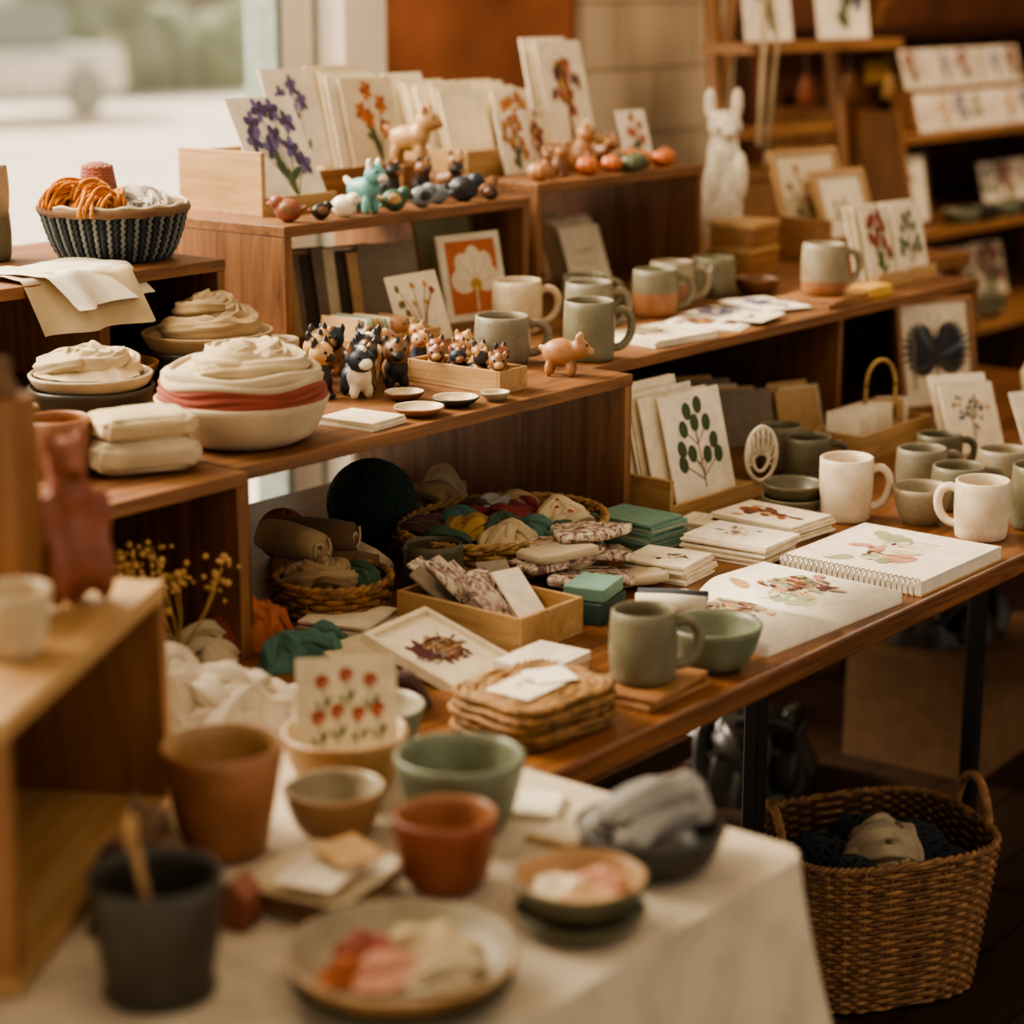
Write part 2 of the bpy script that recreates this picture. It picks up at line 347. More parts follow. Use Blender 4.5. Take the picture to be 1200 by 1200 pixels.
# ------------------------------------------------------------------ cloth
def drape(b,R0,H,mat,seed=0,n=5,c=(0,0,0),sx=1.,sy=1.,A=.3,M=None,k=1.):
    # a soft crumpled piece of cloth: low dome broken by crossing creases, irregular outline
    nr,ntt=52,132; vs=[];fs=[]; q0=Vector((seed*1.37,seed*.61,seed)); ca,sa=C(seed*2.1),S(seed*2.1)
    A=min(A,.42)
    def cr(x,y,f,o,w=2.4):
        X=(x*ca+y*sa)*f; Y=(-x*sa+y*ca)*f*.4
        wv=noise.noise(Vector((x*f*.6,y*f*.6,o))+q0)
        v=noise.noise(Vector((X+wv*.7,Y-wv*.5,o*3.1))+q0)
        q=max(0.,1-abs(v)*w); return q*q*(3-2*q)
    for i in range(nr+1):
        u=i/nr
        for j in range(ntt):
            th=2*pi*j/ntt; x,y=u*C(th),u*S(th)
            w=noise.noise(Vector((x*1.1,y*1.1,0))+q0); ed=noise.noise(Vector((C(th)*1.2,S(th)*1.2,7))+q0)
            c1=cr(x,y,1.5*k,1); c2=cr(-y,x,2.2*k,4)
            r=R0*u*(1+.26*ed+.05*c2*u)
            env=(1-u**2.6)
            z=H*env*(.72+.5*w)+H*A*(.8*c1+.4*c2)*env**.5
            vs.append((c[0]+r*C(th)*sx,c[1]+r*S(th)*sy,c[2]+max(.0012,z)))
    for i in range(nr):
        for j in range(ntt):
            a=i*ntt+j;b2=i*ntt+(j+1)%ntt; fs.append((a,a+ntt,b2+ntt,b2))
    b.add(vs,fs,mat,True,M)
def heap(b,R0,H,mat,seed=0,c=(0,0,0),sx=1.,sy=1.,n=6,th=None):
    # dropped cloth: soft core with rolled folds tumbling over it in different directions
    rg=random.Random(int(seed*97)+5); th=th or R0*.21
    drape(b,R0*.95,H*.74,mat,seed,5,c,sx,sy,.35)
    for k in range(n):
        a=rg.uniform(0,pi)+k*pi/n; off=rg.uniform(-.5,.5)*R0
        half=math.sqrt(max(.1,1-(off/R0)**2))*R0*rg.uniform(.78,.98)      # half length of the fold
        hh=H*(1-abs(off)/R0*.7)*rg.uniform(.62,.92); bd=rg.uniform(-.35,.35)*R0
        pts=[];rad=[];N=26
        for i in range(N):
            t=i/(N-1)*2-1; s1=t*half; s2=off+bd*(1-t*t)+.08*R0*S(t*4+k)
            x=s1*C(a)-s2*S(a); y=s1*S(a)+s2*C(a)
            pts.append((c[0]+x*sx,c[1]+y*sy,c[2]+max(th*.45,hh*(1-abs(t)**2.2)+th*.2*S(t*5+k)))); rad.append(th*(.35+.65*max(0,1-t*t)**.5)*(1+.2*noise.noise(Vector((t*2,seed,k)))))
        b.tube(pts,rad,mat,18,flat=.85,ridge=.2,rseed=seed+k*1.3,nr=5)
def nest(b,R0,z,mat,seed=0,n=8,th=.0105,c=(0,0),dome=.012):
    # a long scarf folded round on itself in a bowl: overlapping irregular bands of cloth
    rg=random.Random(seed)
    drape(b,R0*.92,.02,mat,seed,5,(c[0],c[1],z-.004))
    for k in range(n):
        f=k/(n-1) if n>1 else 0
        rk=R0*(.90-.70*f)*rg.uniform(.93,1.05); ox,oy=rg.uniform(-.10,.10)*R0*(.3+f),rg.uniform(-.10,.10)*R0*(.3+f)
        a0=rg.uniform(0,2*pi); ext=rg.uniform(1.15,1.85)*pi; ec=rg.uniform(.78,1.); er=rg.uniform(0,pi); zs=rg.uniform(-.003,.004)
        N=44; pts=[];rad=[]
        for i in range(N):
            t=i/(N-1); a=a0+ext*t; rr=rk*(1+.09*noise.noise(Vector((C(a)*1.6,S(a)*1.6,seed+k)))-.22*f*t)
            x,y=rr*C(a-er),rr*S(a-er)*ec
            pts.append((c[0]+ox+x*C(er)-y*S(er),c[1]+oy+x*S(er)+y*C(er),z+dome*f+.004+zs+.010*t*t+.004*S(a*2+k)))
            rad.append(th*(.35+.75*S(pi*min(1,max(0,t*.94+.03)))**.5)*(1+.22*noise.noise(Vector((t*5,seed,k)))))
        b.tube(pts,rad,mat,20,flat=1.35,ridge=.24,rseed=seed+k*1.7,nr=6)
def yarn(b,c,r,mat,n=26,rt=.0035,seed=0):
    b.ball(c,r*.95,mat)
    rg=random.Random(seed)
    for i in range(n):
        ax=Vector((rg.gauss(0,1),rg.gauss(0,1),rg.gauss(0,1))).normalized(); u=ax.orthogonal().normalized(); w=ax.cross(u); off=rg.uniform(-.35,.35)
        rr=math.sqrt(1-off*off)*r
        b.tube([Vector(c)+ax*off*r+(u*C(t)+w*S(t))*rr for t in [2*pi*k/28 for k in range(28)]],rt,mat,5,True)
def skein(b,c,r,mat,n=30,rt=.003,seed=0,ang=0.,stretch=1.):
    rg=random.Random(seed)
    for i in range(n):
        a=2*pi*i/n; q=rg.uniform(.2,1)*r*.42; oy=q*C(a); oz=q*S(a); j1,j2=rg.uniform(-.2,.2),rg.uniform(0,6)
        pts=[]
        for k in range(25):
            t=pi*k/24
            rr=r*.75+oy+.004*S(t*4+j2)
            pts.append(Matrix.Rotation(ang+j1*.4,3,'Z')@Vector((rr*C(t)*stretch,oz*1.2+.005*S(t*3+j2),rr*S(t)*.8))+Vector(c))
        b.tube(pts,rt*rg.uniform(.7,1.2),mat,5)
def weave(b,fn,h,rows,stakes,rr,mat,mat2=None,rim=True,liner='wicker_in'):
    per=5
    for j in range(rows):
        z=h*(j+.5)/rows; n=stakes*per//2*2
        pts=[]
        for i in range(n):
            t=2*pi*i/n; x,y=fn(t,z/h); l=math.hypot(x,y); o=rr*.8*C(stakes*t/2+pi*j); pts.append((x+x/l*o,y+y/l*o,z))
        b.tube(pts,rr,mat if (j%2==0 or not mat2) else mat2,6,True)
    for k in range(stakes):
        t=2*pi*k/stakes; b.tube([(*fn(t,u),u*h) for u in (0,.33,.66,1)],rr*.6,mat,5)
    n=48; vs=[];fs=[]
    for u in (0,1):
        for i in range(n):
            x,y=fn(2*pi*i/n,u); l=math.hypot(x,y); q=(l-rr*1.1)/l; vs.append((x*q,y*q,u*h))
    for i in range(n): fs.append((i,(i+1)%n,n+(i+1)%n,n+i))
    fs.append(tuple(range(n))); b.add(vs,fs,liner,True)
    if rim:
        for k in (0,1):
            pts=[]
            for i in range(stakes*4):
                t=2*pi*i/(stakes*4); x,y=fn(t,1); l=math.hypot(x,y); a=round(stakes/1.5)*t+k*pi
                o=rr*.7*C(a); pts.append((x+x/l*o,y+y/l*o,h+rr*.6+rr*.7*S(a)))
            b.tube(pts,rr*.95,mat,6,True)
# ------------------------------------------------------------------ fused clay figurines
FC={}
def fuse(key,parts,vox):
    if key in FC: return FC[key]
    bm=bmesh.new()
    for c,r,k,*e in parts:
        M=T(c)@(Ry(e[0]) if e else Matrix())@Sc(*r)
        bmesh.ops.create_icosphere(bm,subdivisions=3,radius=1,matrix=M)
    me=bpy.data.meshes.new('tmp'); bm.to_mesh(me); bm.free(); ob=bpy.data.objects.new('tmp',me); sc.collection.objects.link(ob)
    md=ob.modifiers.new('r','REMESH'); md.mode='VOXEL'; md.voxel_size=vox
    ms=ob.modifiers.new('s','SMOOTH'); ms.factor=.5; ms.iterations=4
    dg=bpy.context.evaluated_depsgraph_get(); ev=ob.evaluated_get(dg); m2=ev.to_mesh()
    vs=[tuple(v.co) for v in m2.vertices]; fs=[tuple(p.vertices) for p in m2.polygons]; ks=[]
    inv=[( (T(c)@(Ry(e[0]) if e else Matrix())@Sc(*r)).inverted(),k) for c,r,k,*e in parts]
    for p in m2.polygons:
        q=p.center; best=min(inv,key=lambda t:(t[0]@q).length); ks.append(best[1])
    ev.to_mesh_clear(); bpy.data.objects.remove(ob); bpy.data.meshes.remove(me)
    FC[key]=(vs,fs,ks); return FC[key]
def stand(): 
    P=[((0,0,.46),(.36,.23,.24),0),((.22,0,.52),(.2,.21,.24),0),((.38,0,.78),(.23,.21,.2),1),((.57,0,.72),(.13,.11,.09),2),((-.36,0,.6),(.08,.08,.16),2,-.9),((.28,0,.66),(.16,.15,.18),0)]
    for sx in(-.22,.24):
        for sy in(-.12,.12): P.append(((sx,sy,.18),(.1,.1,.2),0))
    for sy in(-.13,.13): P.append(((.35,sy,.98),(.07,.07,.13),2))
    return P
def sit():
    P=[((-.05,0,.3),(.29,.26,.3),0),((.02,0,.5),(.2,.2,.25),0),((.1,0,.78),(.22,.23,.19),1),((.28,0,.73),(.1,.1,.08),2),((-.28,.1,.1),(.18,.08,.08),2),
       ((.14,-.1,.2),(.08,.08,.22),0),((.14,.1,.2),(.08,.08,.22),0),((.2,-.12,.05),(.1,.08,.05),0),((.2,.12,.05),(.1,.08,.05),0)]
    for sy in(-.14,.14): P.append(((.07,sy,.97),(.06,.07,.12),2))
    return P
def pup():
    P=[((-.08,0,.32),(.3,.24,.24),0),((.14,0,.36),(.18,.22,.24),1),((.2,0,.68),(.24,.24,.22),0),((.41,0,.62),(.13,.12,.10),1),((.24,0,.87),(.14,.06,.07),1),((-.38,0,.42),(.1,.08,.12),0)]
    for sx in(-.24,.2):
        for sy in(-.13,.13): P.append(((sx,sy,.13),(.09,.09,.15),1 if sx>0 else 0))
    for sy in(-.19,.19): P.append(((.16,sy,.86),(.07,.06,.11),2))
    return P
def bird():
    return [((0,0,.45),(.5,.36,.42),0),((.4,0,.72),(.27,.25,.26),1),((.66,0,.68),(.12,.08,.07),2),((-.5,0,.5),(.24,.16,.1),2,.4),((0,-.28,.5),(.28,.1,.22),2),((0,.28,.5),(.28,.1,.22),2)]
def pig():
    P=[((0,0,.5),(.42,.3,.32),0),((.42,0,.6),(.24,.22,.22),0),((.65,0,.55),(.1,.1,.09),1),((-.44,0,.6),(.08,.05,.08),1)]
    for sx in(-.24,.24):
        for sy in(-.16,.16): P.append(((sx,sy,.16),(.1,.1,.18),0))
    for sy in(-.13,.13): P.append(((.42,sy,.85),(.08,.07,.12),1))
    return P
KD=dict(stand=stand,sit=sit,pup=pup,bird=bird,pig=pig)
EY=dict(stand=(.54,.12,.84),sit=(.28,.1,.83),pup=(.40,.12,.74),bird=(.56,.17,.82),pig=(.6,.12,.7))
def fig(name,kind,x,y,z,h,rot,cols,jit=0):
    b=B(name); vs,fs,ks=fuse(kind,KD[kind](),.035)
    zm=min(v[2] for v in vs)
    M=Sc(h,h,h)@T((0,0,-zm))
    b.add(vs,fs,[cols[k] for k in ks],True,M)
    e=EY[kind]
    for s_ in(-1,1): b.ball((e[0],e[1]*s_,e[2]),.03,'blackp',M,8,6)
    return b.done((x,y,z),rot)

# ================================================================== ROOM
b=B('floor'); b.box(-2,-1.5,-.05,8,3.5,0,'floor_boards'); b.done()
WY=3.3
b=B('wall_back')
b.box(-2,WY,0,.2,WY+.2,2.9,'wallpaint'); b.box(.2,WY,2.5,3.58,WY+.2,2.9,'wallpaint')
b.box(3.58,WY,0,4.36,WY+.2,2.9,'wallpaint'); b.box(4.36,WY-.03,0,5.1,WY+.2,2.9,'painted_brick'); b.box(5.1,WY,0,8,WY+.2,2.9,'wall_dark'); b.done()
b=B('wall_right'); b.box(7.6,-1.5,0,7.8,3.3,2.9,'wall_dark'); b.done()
b=B('ceiling'); b.box(-2,.3,2.9,8,3.5,3.,'trimwhite'); b.done()
b=B('window_1')
b.box(.2,WY,0,.28,WY+.12,2.5,'trimwhite'); b.box(3.44,WY-.06,0,3.58,WY+.2,2.5,'trimwhite'); b.box(3.29,WY,0,3.312,WY+.1,2.5,'frame_grey'); b.box(3.312,WY+.02,0,3.425,WY+.12,2.5,'trimwhite'); b.box(3.425,WY+.02,0,3.44,WY+.1,2.5,'frame_grey')
b.box(1.7,WY,0,1.76,WY+.1,2.5,'trimwhite'); b.box(.28,WY,0,3.44,WY+.1,.08,'trimwhite'); b.box(.28,WY,2.42,3.44,WY+.1,2.5,'trimwhite')
b.box(.28,WY+.05,.08,3.29,WY+.056,2.42,'glass'); b.done(bev=.004)
b=B('trim_1'); b.box(5.06,WY-.05,0,5.12,WY,2.9,'wood_dark_z'); b.done()
b=B('baseboard_back'); b.box(3.58,WY-.03,0,4.36,WY,.1,'wood_dark_x'); b.box(5.12,WY-.03,0,7.6,WY,.1,'wood_dark_x'); b.done()
# outside
b=B('pavement'); b.box(-30,3.55,-.12,70,60,-.06,'pavement'); b.done()
b=B('hedge')
for i in range(26):
    x=6+i*1.5; drape(b,1.4,R.uniform(1.3,1.9),'hedge',i*3.1,5,(x,27+R.uniform(-1,1),.0))
b.done((0,0,-.058))
b=B('building_facade'); b.box(-5,34,0,60,35,7,'facade')
for i in range(14): b.box(2+i*3.4,33.9,.6,3.6+i*3.4,34.0,2.6,'ext_brown' if i%3 else 'frame_grey')
b.done((0,0,-.06))
b=B('parked_car'); b.box(-2.1,-.85,.3,2.1,.85,.9,'carwhite'); b.box(-1.1,-.75,.9,1.2,.75,1.42,'frame_grey')
for sx in(-1.3,1.3): b.lathe([(.001,-.1),(.32,-.1),(.34,0),(.32,.1),(.001,.1)],'frame_grey',20,M=T((sx,-.85,.34))@Rx(pi/2))
b.done((16.4,22.0,-.06),.1,bev=.12)

# ================================================================== FURNITURE
def table(name,x0,y0,x1,y1,z,t,mat,legs,lm='black_metal',lr=.014):
    b=B(name); b.box(x0,y0,z-t,x1,y1,z,mat)
    for x,y in legs: b.box(x-lr,y-lr,0,x+lr,y+lr,z-t,lm)
    lx=[l[0] for l in legs];ly=[l[1] for l in legs]
    b.box(min(lx),min(ly)-.01,z-t-.04,max(lx),min(ly)+.01,z-t,lm); b.box(min(lx),max(ly)-.01,z-t-.04,max(lx),max(ly)+.01,z-t,lm)
    return b.done(bev=.004)
table('wooden_table',1.67,1.29,4.25,2.42,.75,.032,'wood_table',[(2.52,1.56),(3.24,1.56),(4.15,1.56),(1.75,2.32),(4.15,2.32)])
table('side_table',.85,1.77,1.665,2.6,.75,.035,'wood_table',[(.92,1.84),(1.6,1.84),(.92,2.5),(1.6,2.5)])
b=B('cloth_covered_table')
b.box(.3,.975,.715,1.65,1.75,.744,'wood_table')
for x,y in((.36,1.03),(1.58,1.03),(.36,1.68),(1.58,1.68)): b.box(x-.02,y-.02,0,x+.02,y+.02,.715,'black_metal')
path=[];x0,y0,x1,y1=.28,.962,1.662,1.283;rc=.03
n1=90
for i in range(n1): path.append((x0+(x1-rc-x0)*i/n1,y0,0,-1))
for i in range(13):
    a=-pi/2+pi/2*i/12; path.append((x1-rc+rc*C(a),y0+rc+rc*S(a),C(a),S(a)))
for i in range(1,30): path.append((x1,y0+rc+(y1-y0-rc)*i/29,1,0))
rows=14;vs=[];fs=[];L=len(path)
for j in range(rows):
    u=j/(rows-1)
    for i,(px,py,nx,ny) in enumerate(path):
        w=.22+.2*S(i*.23)+.13*S(i*.51+1)+.06*noise.noise(Vector((i*.1,j*.3,0)))
        cf=.5*math.exp(-((i-(n1+6))/9.)**2)
        o=(w+cf)*.42*u**1.2*.45
        vs.append((px+nx*o,py+ny*o,.752-.003*(u>0)-.46*u))
for j in range(rows-1):
    for i in range(L-1): a=j*L+i; fs.append((a,a+1,a+L+1,a+L))
b.add(vs,fs,'f_cloth',True)
nx_,ny_=60,36;vs=[];fs=[]
for j in range(ny_+1):
    for i in range(nx_+1):
        X=x0+(x1-x0)*i/nx_; Y=y0+(1.76-y0)*j/ny_
        e=min(X-x0,x1-X,Y-y0)
        if i==nx_ and j==0: X-=.009;Y+=.009
        vs.append((X,Y,.752+(.0012*noise.noise(Vector((X*7,Y*7,0))) if e>.02 else 0)))
for j in range(ny_):
    for i in range(nx_): a=j*(nx_+1)+i; fs.append((a,a+1,a+nx_+2,a+nx_+1))
b.add(vs,fs,'f_cloth',True); b.done()
CT=.7535
def crate(name,x0,x1,y0,y1,z0,z1,t=.018,top='wood_walnut_x',side='wood_walnut_z',back=False,bot=False,left=True,right=True):
    b=B(name)
    b.box(x0,y0,z1-t,x1,y1,z1,top)
    if left: b.box(x0+.001,y0+.001,z0,x0+t,y1-.001,z1-t,side)
    if right: b.box(x1-t,y0+.001,z0,x1-.001,y1-.001,z1-t,side)
    if bot: b.box(x0+t,y0,z0,x1-t,y1,z0+t,top)
    if back: b.box(x0+t,y1-t,z0,x1-t,y1,z1-t,side)
    return b
b=crate('display_riser',1.76,2.60,1.85,2.42,.75,.99); b.box(1.76,2.42,.972,2.6,2.84,.99,'wood_walnut_x')
for x in(1.79,2.57): b.box(x-.02,2.78,0,x+.02,2.82,.972,'wood_walnut_z')
b.done(bev=.0015)
b=crate('display_riser',2.604,3.93,1.93,2.42,.75,.99); b.box(2.604,2.42,.972,3.93,2.92,.99,'wood_walnut_x')
b.box(3.4,1.95,.75,3.418,2.38,.972,'wood_walnut_z')
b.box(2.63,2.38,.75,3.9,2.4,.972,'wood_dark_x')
for x in(2.65,3.9): b.box(x-.02,2.86,0,x+.02,2.9,.972,'wood_walnut_z')
b.done(bev=.0015)
b=B('back_console'); b.box(3.935,2.15,.96,4.33,2.92,.99,'wood_walnut_x')
for x,y in((3.96,2.45),(4.3,2.18),(3.96,2.89),(4.3,2.89)): b.box(x-.02,y-.02,0,x+.02,y+.02,.96,'wood_walnut_z')
b.done(bev=.0015)
crate('wooden_display_crate',2.37,3.0,2.37,2.80,.99,1.2).done(bev=.0015)
crate('wooden_display_crate',3.035,3.58,2.38,2.90,.99,1.22).done(bev=.0015)
crate('wooden_display_crate',1.18,1.755,1.83,2.60,.75,.99,back=True).done(bev=.0015)
b=crate('wooden_display_crate',1.4,2.25,2.38,2.78,.99,1.16,left=False); b.box(1.42,2.74,.99,2.23,2.76,1.14,'wood_mid_z'); b.box(2.01,2.4,.99,2.03,2.74,1.14,'wood_mid_z');b.done(bev=.0015)
A=math.radians(30.3)
b=B('wooden_display_crate'); t=.018
b.box(0,0,.242-t,.425,.26,.242,'wood_pale_x'); b.box(0,0,0,.425,.26,t,'wood_pale_x')
b.box(0,.001,t,t,.259,.242-t,'wood_mid_z'); b.box(.425-t,.001,t,.425,.259,.242-t,'wood_mid_z'); b.box(t,.26-t,t,.425-t,.26,.242-t,'wood_mid_z')
b.done((.981,1.314,CT),A,bev=.0015)
NZ=CT+.242

# ================================================================== UPPER LEFT SHELF
b=B('yarn_basket')
p=bowlprof(.108,.072,.08,.006,.5); b.lathe(p,'f_slate',48,.0)
def bp(u): return .072+.036*u**.5+.003
for k in range(64):
    t0=2*pi*k/64
    pts=[]
    for i in range(17):
        u=i/16; r_=bp(u)+.0014*(i%2); t=t0+.024*(1 if i%2 else -1)*.6; pts.append((r_*C(t),r_*S(t),.002+.074*u))
    b.tube(pts,.0032,'y_blue' if k%2 else 'y_grey',5)
b.tube([(.111*C(t),.111*S(t),.080) for t in [2*pi*i/40 for i in range(40)]],.008,'f_brown',8,True)
for j in range(4): b.tube([(.113*C(t),.113*S(t),.076+.0035*j+.002*S(14*t+j*2)) for t in [2*pi*i/84 for i in range(84)]],.0033,'f_linen' if j%2 else 'f_brown',5,True)
skein(b,(-.06,-.035,.075),.045,'y_orange',36,.003,1,.5,1.1); skein(b,(-.07,.01,.085),.045,'y_orange',34,.003,2,-.3); skein(b,(-.03,-.02,.082),.038,'y_orange',34,.003,8,1.2); skein(b,(-.05,-.01,.095),.036,'y_orange',30,.003,18,.1); heap(b,.06,.045,'y_orange',3,(-.045,-.005,.065))
for k in range(11): b.tube([(.0+(.026-.002*abs(k-5)*.5)*C(t),.035+(.026-.002*abs(k-5)*.5)*S(t),.08+.0058*k+.0018*C(12*t)) for t in [2*pi*i/48 for i in range(48)]],.004,'y_pink',5,True)
b.ball((0,.035,.138),(.022,.022,.010),'y_pink')
heap(b,.055,.05,'y_white',4,(.050,-.01,.062),n=7); skein(b,(.055,.015,.078),.034,'y_white',30,.0026,5,.3); skein(b,(.03,-.05,.07),.03,'y_white',24,.0026,7,1.3)
b.done((2.15,2.52,1.16))
for k in range(2): mug('stoneware_cup',2.005,2.655,1.16+.07*k,.042,.075,'c_stone' if k else 'c_sage',handle=False)
b=B('folded_napkin')
for k,(mm,o) in enumerate((('f_cream',0),('f_white',.02))):
    vs=[];fs=[];n=24
    for j in range(n+1):
        for i in range(n+1):
            x=-.1+.2*i/n+o;y=-.08+.16*j/n
            z=.006+.004*k+.008*abs(noise.noise(Vector((x*14,y*14,k*3))))
            if y<-.03: z-= (-.03-y)*(1.5 if k==0 else .9); y+=.012*S(x*60+k*2)*(-.03-y)/.05
            vs.append((x,y,z))
    for j in range(n):
        for i in range(n): a=j*(n+1)+i; fs.append((a,a+1,a+n+2,a+n+1))
    b.add(vs,fs,mm,True,Rz(.25*k))
b.done((1.96,2.415,1.16))
bowl('dark_green_bowl',2.16,2.33,.99,.10,.05,.075,'c_dark')
bowl('linen_bowl_with_scarf',2.16,2.33,1.03,.100,.034,.075,'f_beige',fill=lambda b:(nest(b,.088,.036,'f_beige',11,7,.012),nest(b,.055,.056,'f_beige',12,5,.010,(.01,.008))))
bowl('dark_green_bowl',1.84,2.22,.99,.088,.05,.06,'c_dark')
bowl('linen_bowl_with_scarf',1.84,2.22,1.035,.086,.022,.07,'f_linen',fill=lambda b:nest(b,.078,.026,'f_cream',14,8,.0095))
bowl('wooden_bowl',1.98,2.36,.99,.08,.045,.05,'wood_mid_x')
b=B('linen_bowl_with_scarf'); b.lathe(bowlprof(.115,.075,.06,.008,.45),'f_linen',48,.015)
for k in range(3): b.tube([((.106-.002*k)*C(t),(.106-.002*k)*S(t),.062+.0075*k+.003*S(5*t+k)) for t in [2*pi*i/50 for i in range(50)]],.0068,'f_red',14,True,ridge=.15,rseed=k,nr=4)
for k in range(2): b.tube([((.099-.003*k)*C(t),(.099-.003*k)*S(t),.085+.008*k+.003*S(4*t+k*2)) for t in [2*pi*i/50 for i in range(50)]],.0085,'f_linen',14,True,ridge=.15,rseed=k+3,nr=4)
nest(b,.084,.098,'f_cream',19,8,.0105); b.done((1.88,1.965,.99))
bowl('small_cream_bowl',2.27,2.30,.99,.04,.05,.03,'c_cream')
b=B('linen_pouch')
def pf(d):
    q=Vector([math.copysign(abs(k)**.4,k) for k in d]); q.z*=(.6+.4*(1-max(abs(q.x),abs(q.y))**3)); return q*(1+.07*noise.noise(d*3)+.03*abs(S(d.x*9+d.y*4)))
b.ball((0,0,.024),(.068,.05,.024),'f_linen',None,56,30,pf); b.ball((.004,.004,.058),(.062,.047,.018),'f_cream',Rz(.1),56,30,pf); b.done((1.68,1.94,.99),-.5)
mug('terracotta_mug',1.60,2.0,.99,.042,.07,'c_terra',ha=-.5); mug('terracotta_mug',1.62,2.12,.99,.042,.065,'c_brown',ha=2)

# ================================================================== MIDDLE SHELF
def tray(name,x0,x1,y0,y1,z,h,mat='wood_pale_x',t=.006,hb=None,hl=None):
    b=B(name); cx,cy=(x0+x1)/2,(y0+y1)/2; w,d=(x1-x0)/2,(y1-y0)/2
    b.box(-w,-d,0,w,d,t,mat); b.box(-w,-d,t,w,-d+t,h,mat); b.box(-w,d-t,t,w,d,hb or h,mat); b.box(-w,-d+t,t,-w+t,d-t,hl or h,mat); b.box(w-t,-d+t,t,w,d-t,h,mat)
    return b.done((cx,cy,z),bev=.001)
tray('booklet_box',2.38,2.575,2.22,2.335,.99,.04)
b=B('booklet_stack')
for i in range(16): b.box(-.085+i*.0105,-.04,0.001,-.085+i*.0105+.004,.04,.052+R.uniform(-.004,.004),R.choice(['paper','paper2','kraft','greybook','mint']),Ry(.12))
b.done((2.475,2.278,1.0))
b=B('booklet_row')
for i in range(11): card(b,T((.2-i*.02,.008*i,.001))@Rz(-.25+.05*S(i*2))@lean(0,.22),.12,.15-.004*((i*7)%4),.005,['greybook','kraft','darkbook','paper2','greybook','darkbook'][i%6])
b.done((2.50,2.43,.99))
scard('framed_flower_print',2.87,2.38,.99,.15,.155,'orangesq',-.12,.22,'paper',None,.006)
scard('framed_flower_print',2.90,2.47,.99,.14,.165,None,-.12,.2,'sagewash','wood_mid_x',.006,.006)
scard('botanical_art_card',2.62,2.285,.99,.13,.12,'twig',.02,.35)
cstack('envelope_stack',3.33,2.47,.99,.13,.13,4,.02,.0,.35,kind='script',dx=-.02); cstack('envelope_stack',3.44,2.62,.99,.1,.12,4,.02,.0,.3); cstack('envelope_stack',3.2,2.62,.99,.12,.14,4,.02,.0,.3,papers=('paper2','kraft'))
for a in ((2.80,2.24,.044,.09,'c_cream',None),(2.55,2.07,.045,.075,'c_grey',None),(2.66,1.98,.042,.095,'c_sage',None),(2.86,2.13,.042,.09,'c_grey',None),(3.02,2.26,.042,.075,'c_sage',None),(3.10,2.16,.042,.085,'c_sage','c_terra'),(3.21,2.20,.042,.085,'c_stone','c_terra')):
    mug('stoneware_mug',a[0],a[1],.99,a[2],a[3],a[4],-.8,base=a[5],tb=.45)
mug('stoneware_mug',3.38,2.22,.99,.044,.075,'c_sage',-2.6)
b=B('wooden_coaster_stack') 
for k in range(2): b.box(-.08,-.06,.008*k,.08,.06,.008*k+.0075,'wood_mid_x',Rz(.1*k))
b.done((3.44,2.01,.99),bev=.001)
mug('stoneware_mug',3.44,2.01,1.006,.043,.095,'c_stone',-.7,base='c_terra',tb=.28)
bowl('small_dark_bowl',3.46,2.17,.99,.045,.03,.03,'c_brown')
fig('clay_pig_figurine','pig',2.52,1.93,.99,.07,-1.1,('k_clay','k_tan','k_clay'))
tray('figurine_box',2.335,2.40,1.90,2.08,.99,.035,'wood_pale_y',.005)
hc=['k_brown','k_clay','k_dark','k_tan','k_navy','k_red']
for i in range(8):
    fig('tiny_clay_figurine','sit' if i%2 else 'pup',2.353+.027*(i%2),1.92+.02*i,.997,.058,-2.0+R.uniform(-.5,.5),(hc[i%6],hc[(i*2+3)%6],hc[(i+1)%6]))
cc=[('k_dark','k_tan','k_dark'),('k_navy','k_white','k_brown'),('k_dark','k_brown','k_dark'),('k_navy','k_tan','k_dark'),('k_brown','k_dark','k_dark'),('k_dark','k_white','k_navy'),('k_brown','k_tan','k_dark'),('k_dark','k_clay','k_dark'),('k_navy','k_clay','k_dark')]
for i,(x,y) in enumerate(((2.15,2.09),(2.195,2.055),(2.24,2.085),(2.19,2.14),(2.285,2.06),(2.285,2.13),(2.24,2.18),(2.34,2.16),(2.31,2.21))):
    fig('painted_badger_figurine','pup' if i%3 else 'sit',x,y,.99,.085,-2.2+R.uniform(-.7,.7),cc[i])
for i in range(7): fig('tiny_clay_figurine','sit' if i%2 else 'pup',2.42+.032*(i%3),2.04+.03*i,.99,.062,-2+R.uniform(-.7,.7),(hc[(i+1)%6],'k_tan',hc[(i+2)%6]))
fig('clay_bird_figurine','bird',2.47,2.26,.99,.07,-.8,('k_white','k_clay','k_tan'))
for x,y,r_,m1 in((2.15,1.895,.036,'c_terra'),(2.235,1.90,.034,'c_dark'),(2.22,1.985,.03,'c_brown'),(2.30,1.88,.022,'c_stone')): bowl('tiny_dish',x,y,.99,r_,.012,r_*.6,m1,'c_cream',t=.003)
fstack('booklet',2.055,1.915,.99,.075,.09,3,.004,.1)
fstack('art_booklet',2.90,2.01,.99,.16,.13,3,.004,-.1,'sketch'); fstack('art_print',3.08,2.03,.99,.12,.14,2,.002,.3,'bouquet'); fstack('art_print',3.20,2.06,.99,.12,.15,2,.002,.0,'purple'); fstack('art_print',3.32,2.06,.994,.10,.15,2,.002,-.35,'iris')
fstack('art_print',3.16,1.985,.998,.11,.08,1,.002,.2,'sketch'); fstack('art_print',2.80,2.07,.99,.1,.1,2,.002,.4,'sketch')
for i,(k,zz,hh) in enumerate(((0,.99,.065),(1,1.056,.05))):
    b=B('small_wooden_box'); b.box(-.055,-.05,0,.055,.05,hh-.014,'wood_mid_x'); b.box(-.057,-.052,hh-.013,.057,.052,hh,'wood_pale_x'); b.done((3.66,2.33,zz),.1*i,bev=.002)
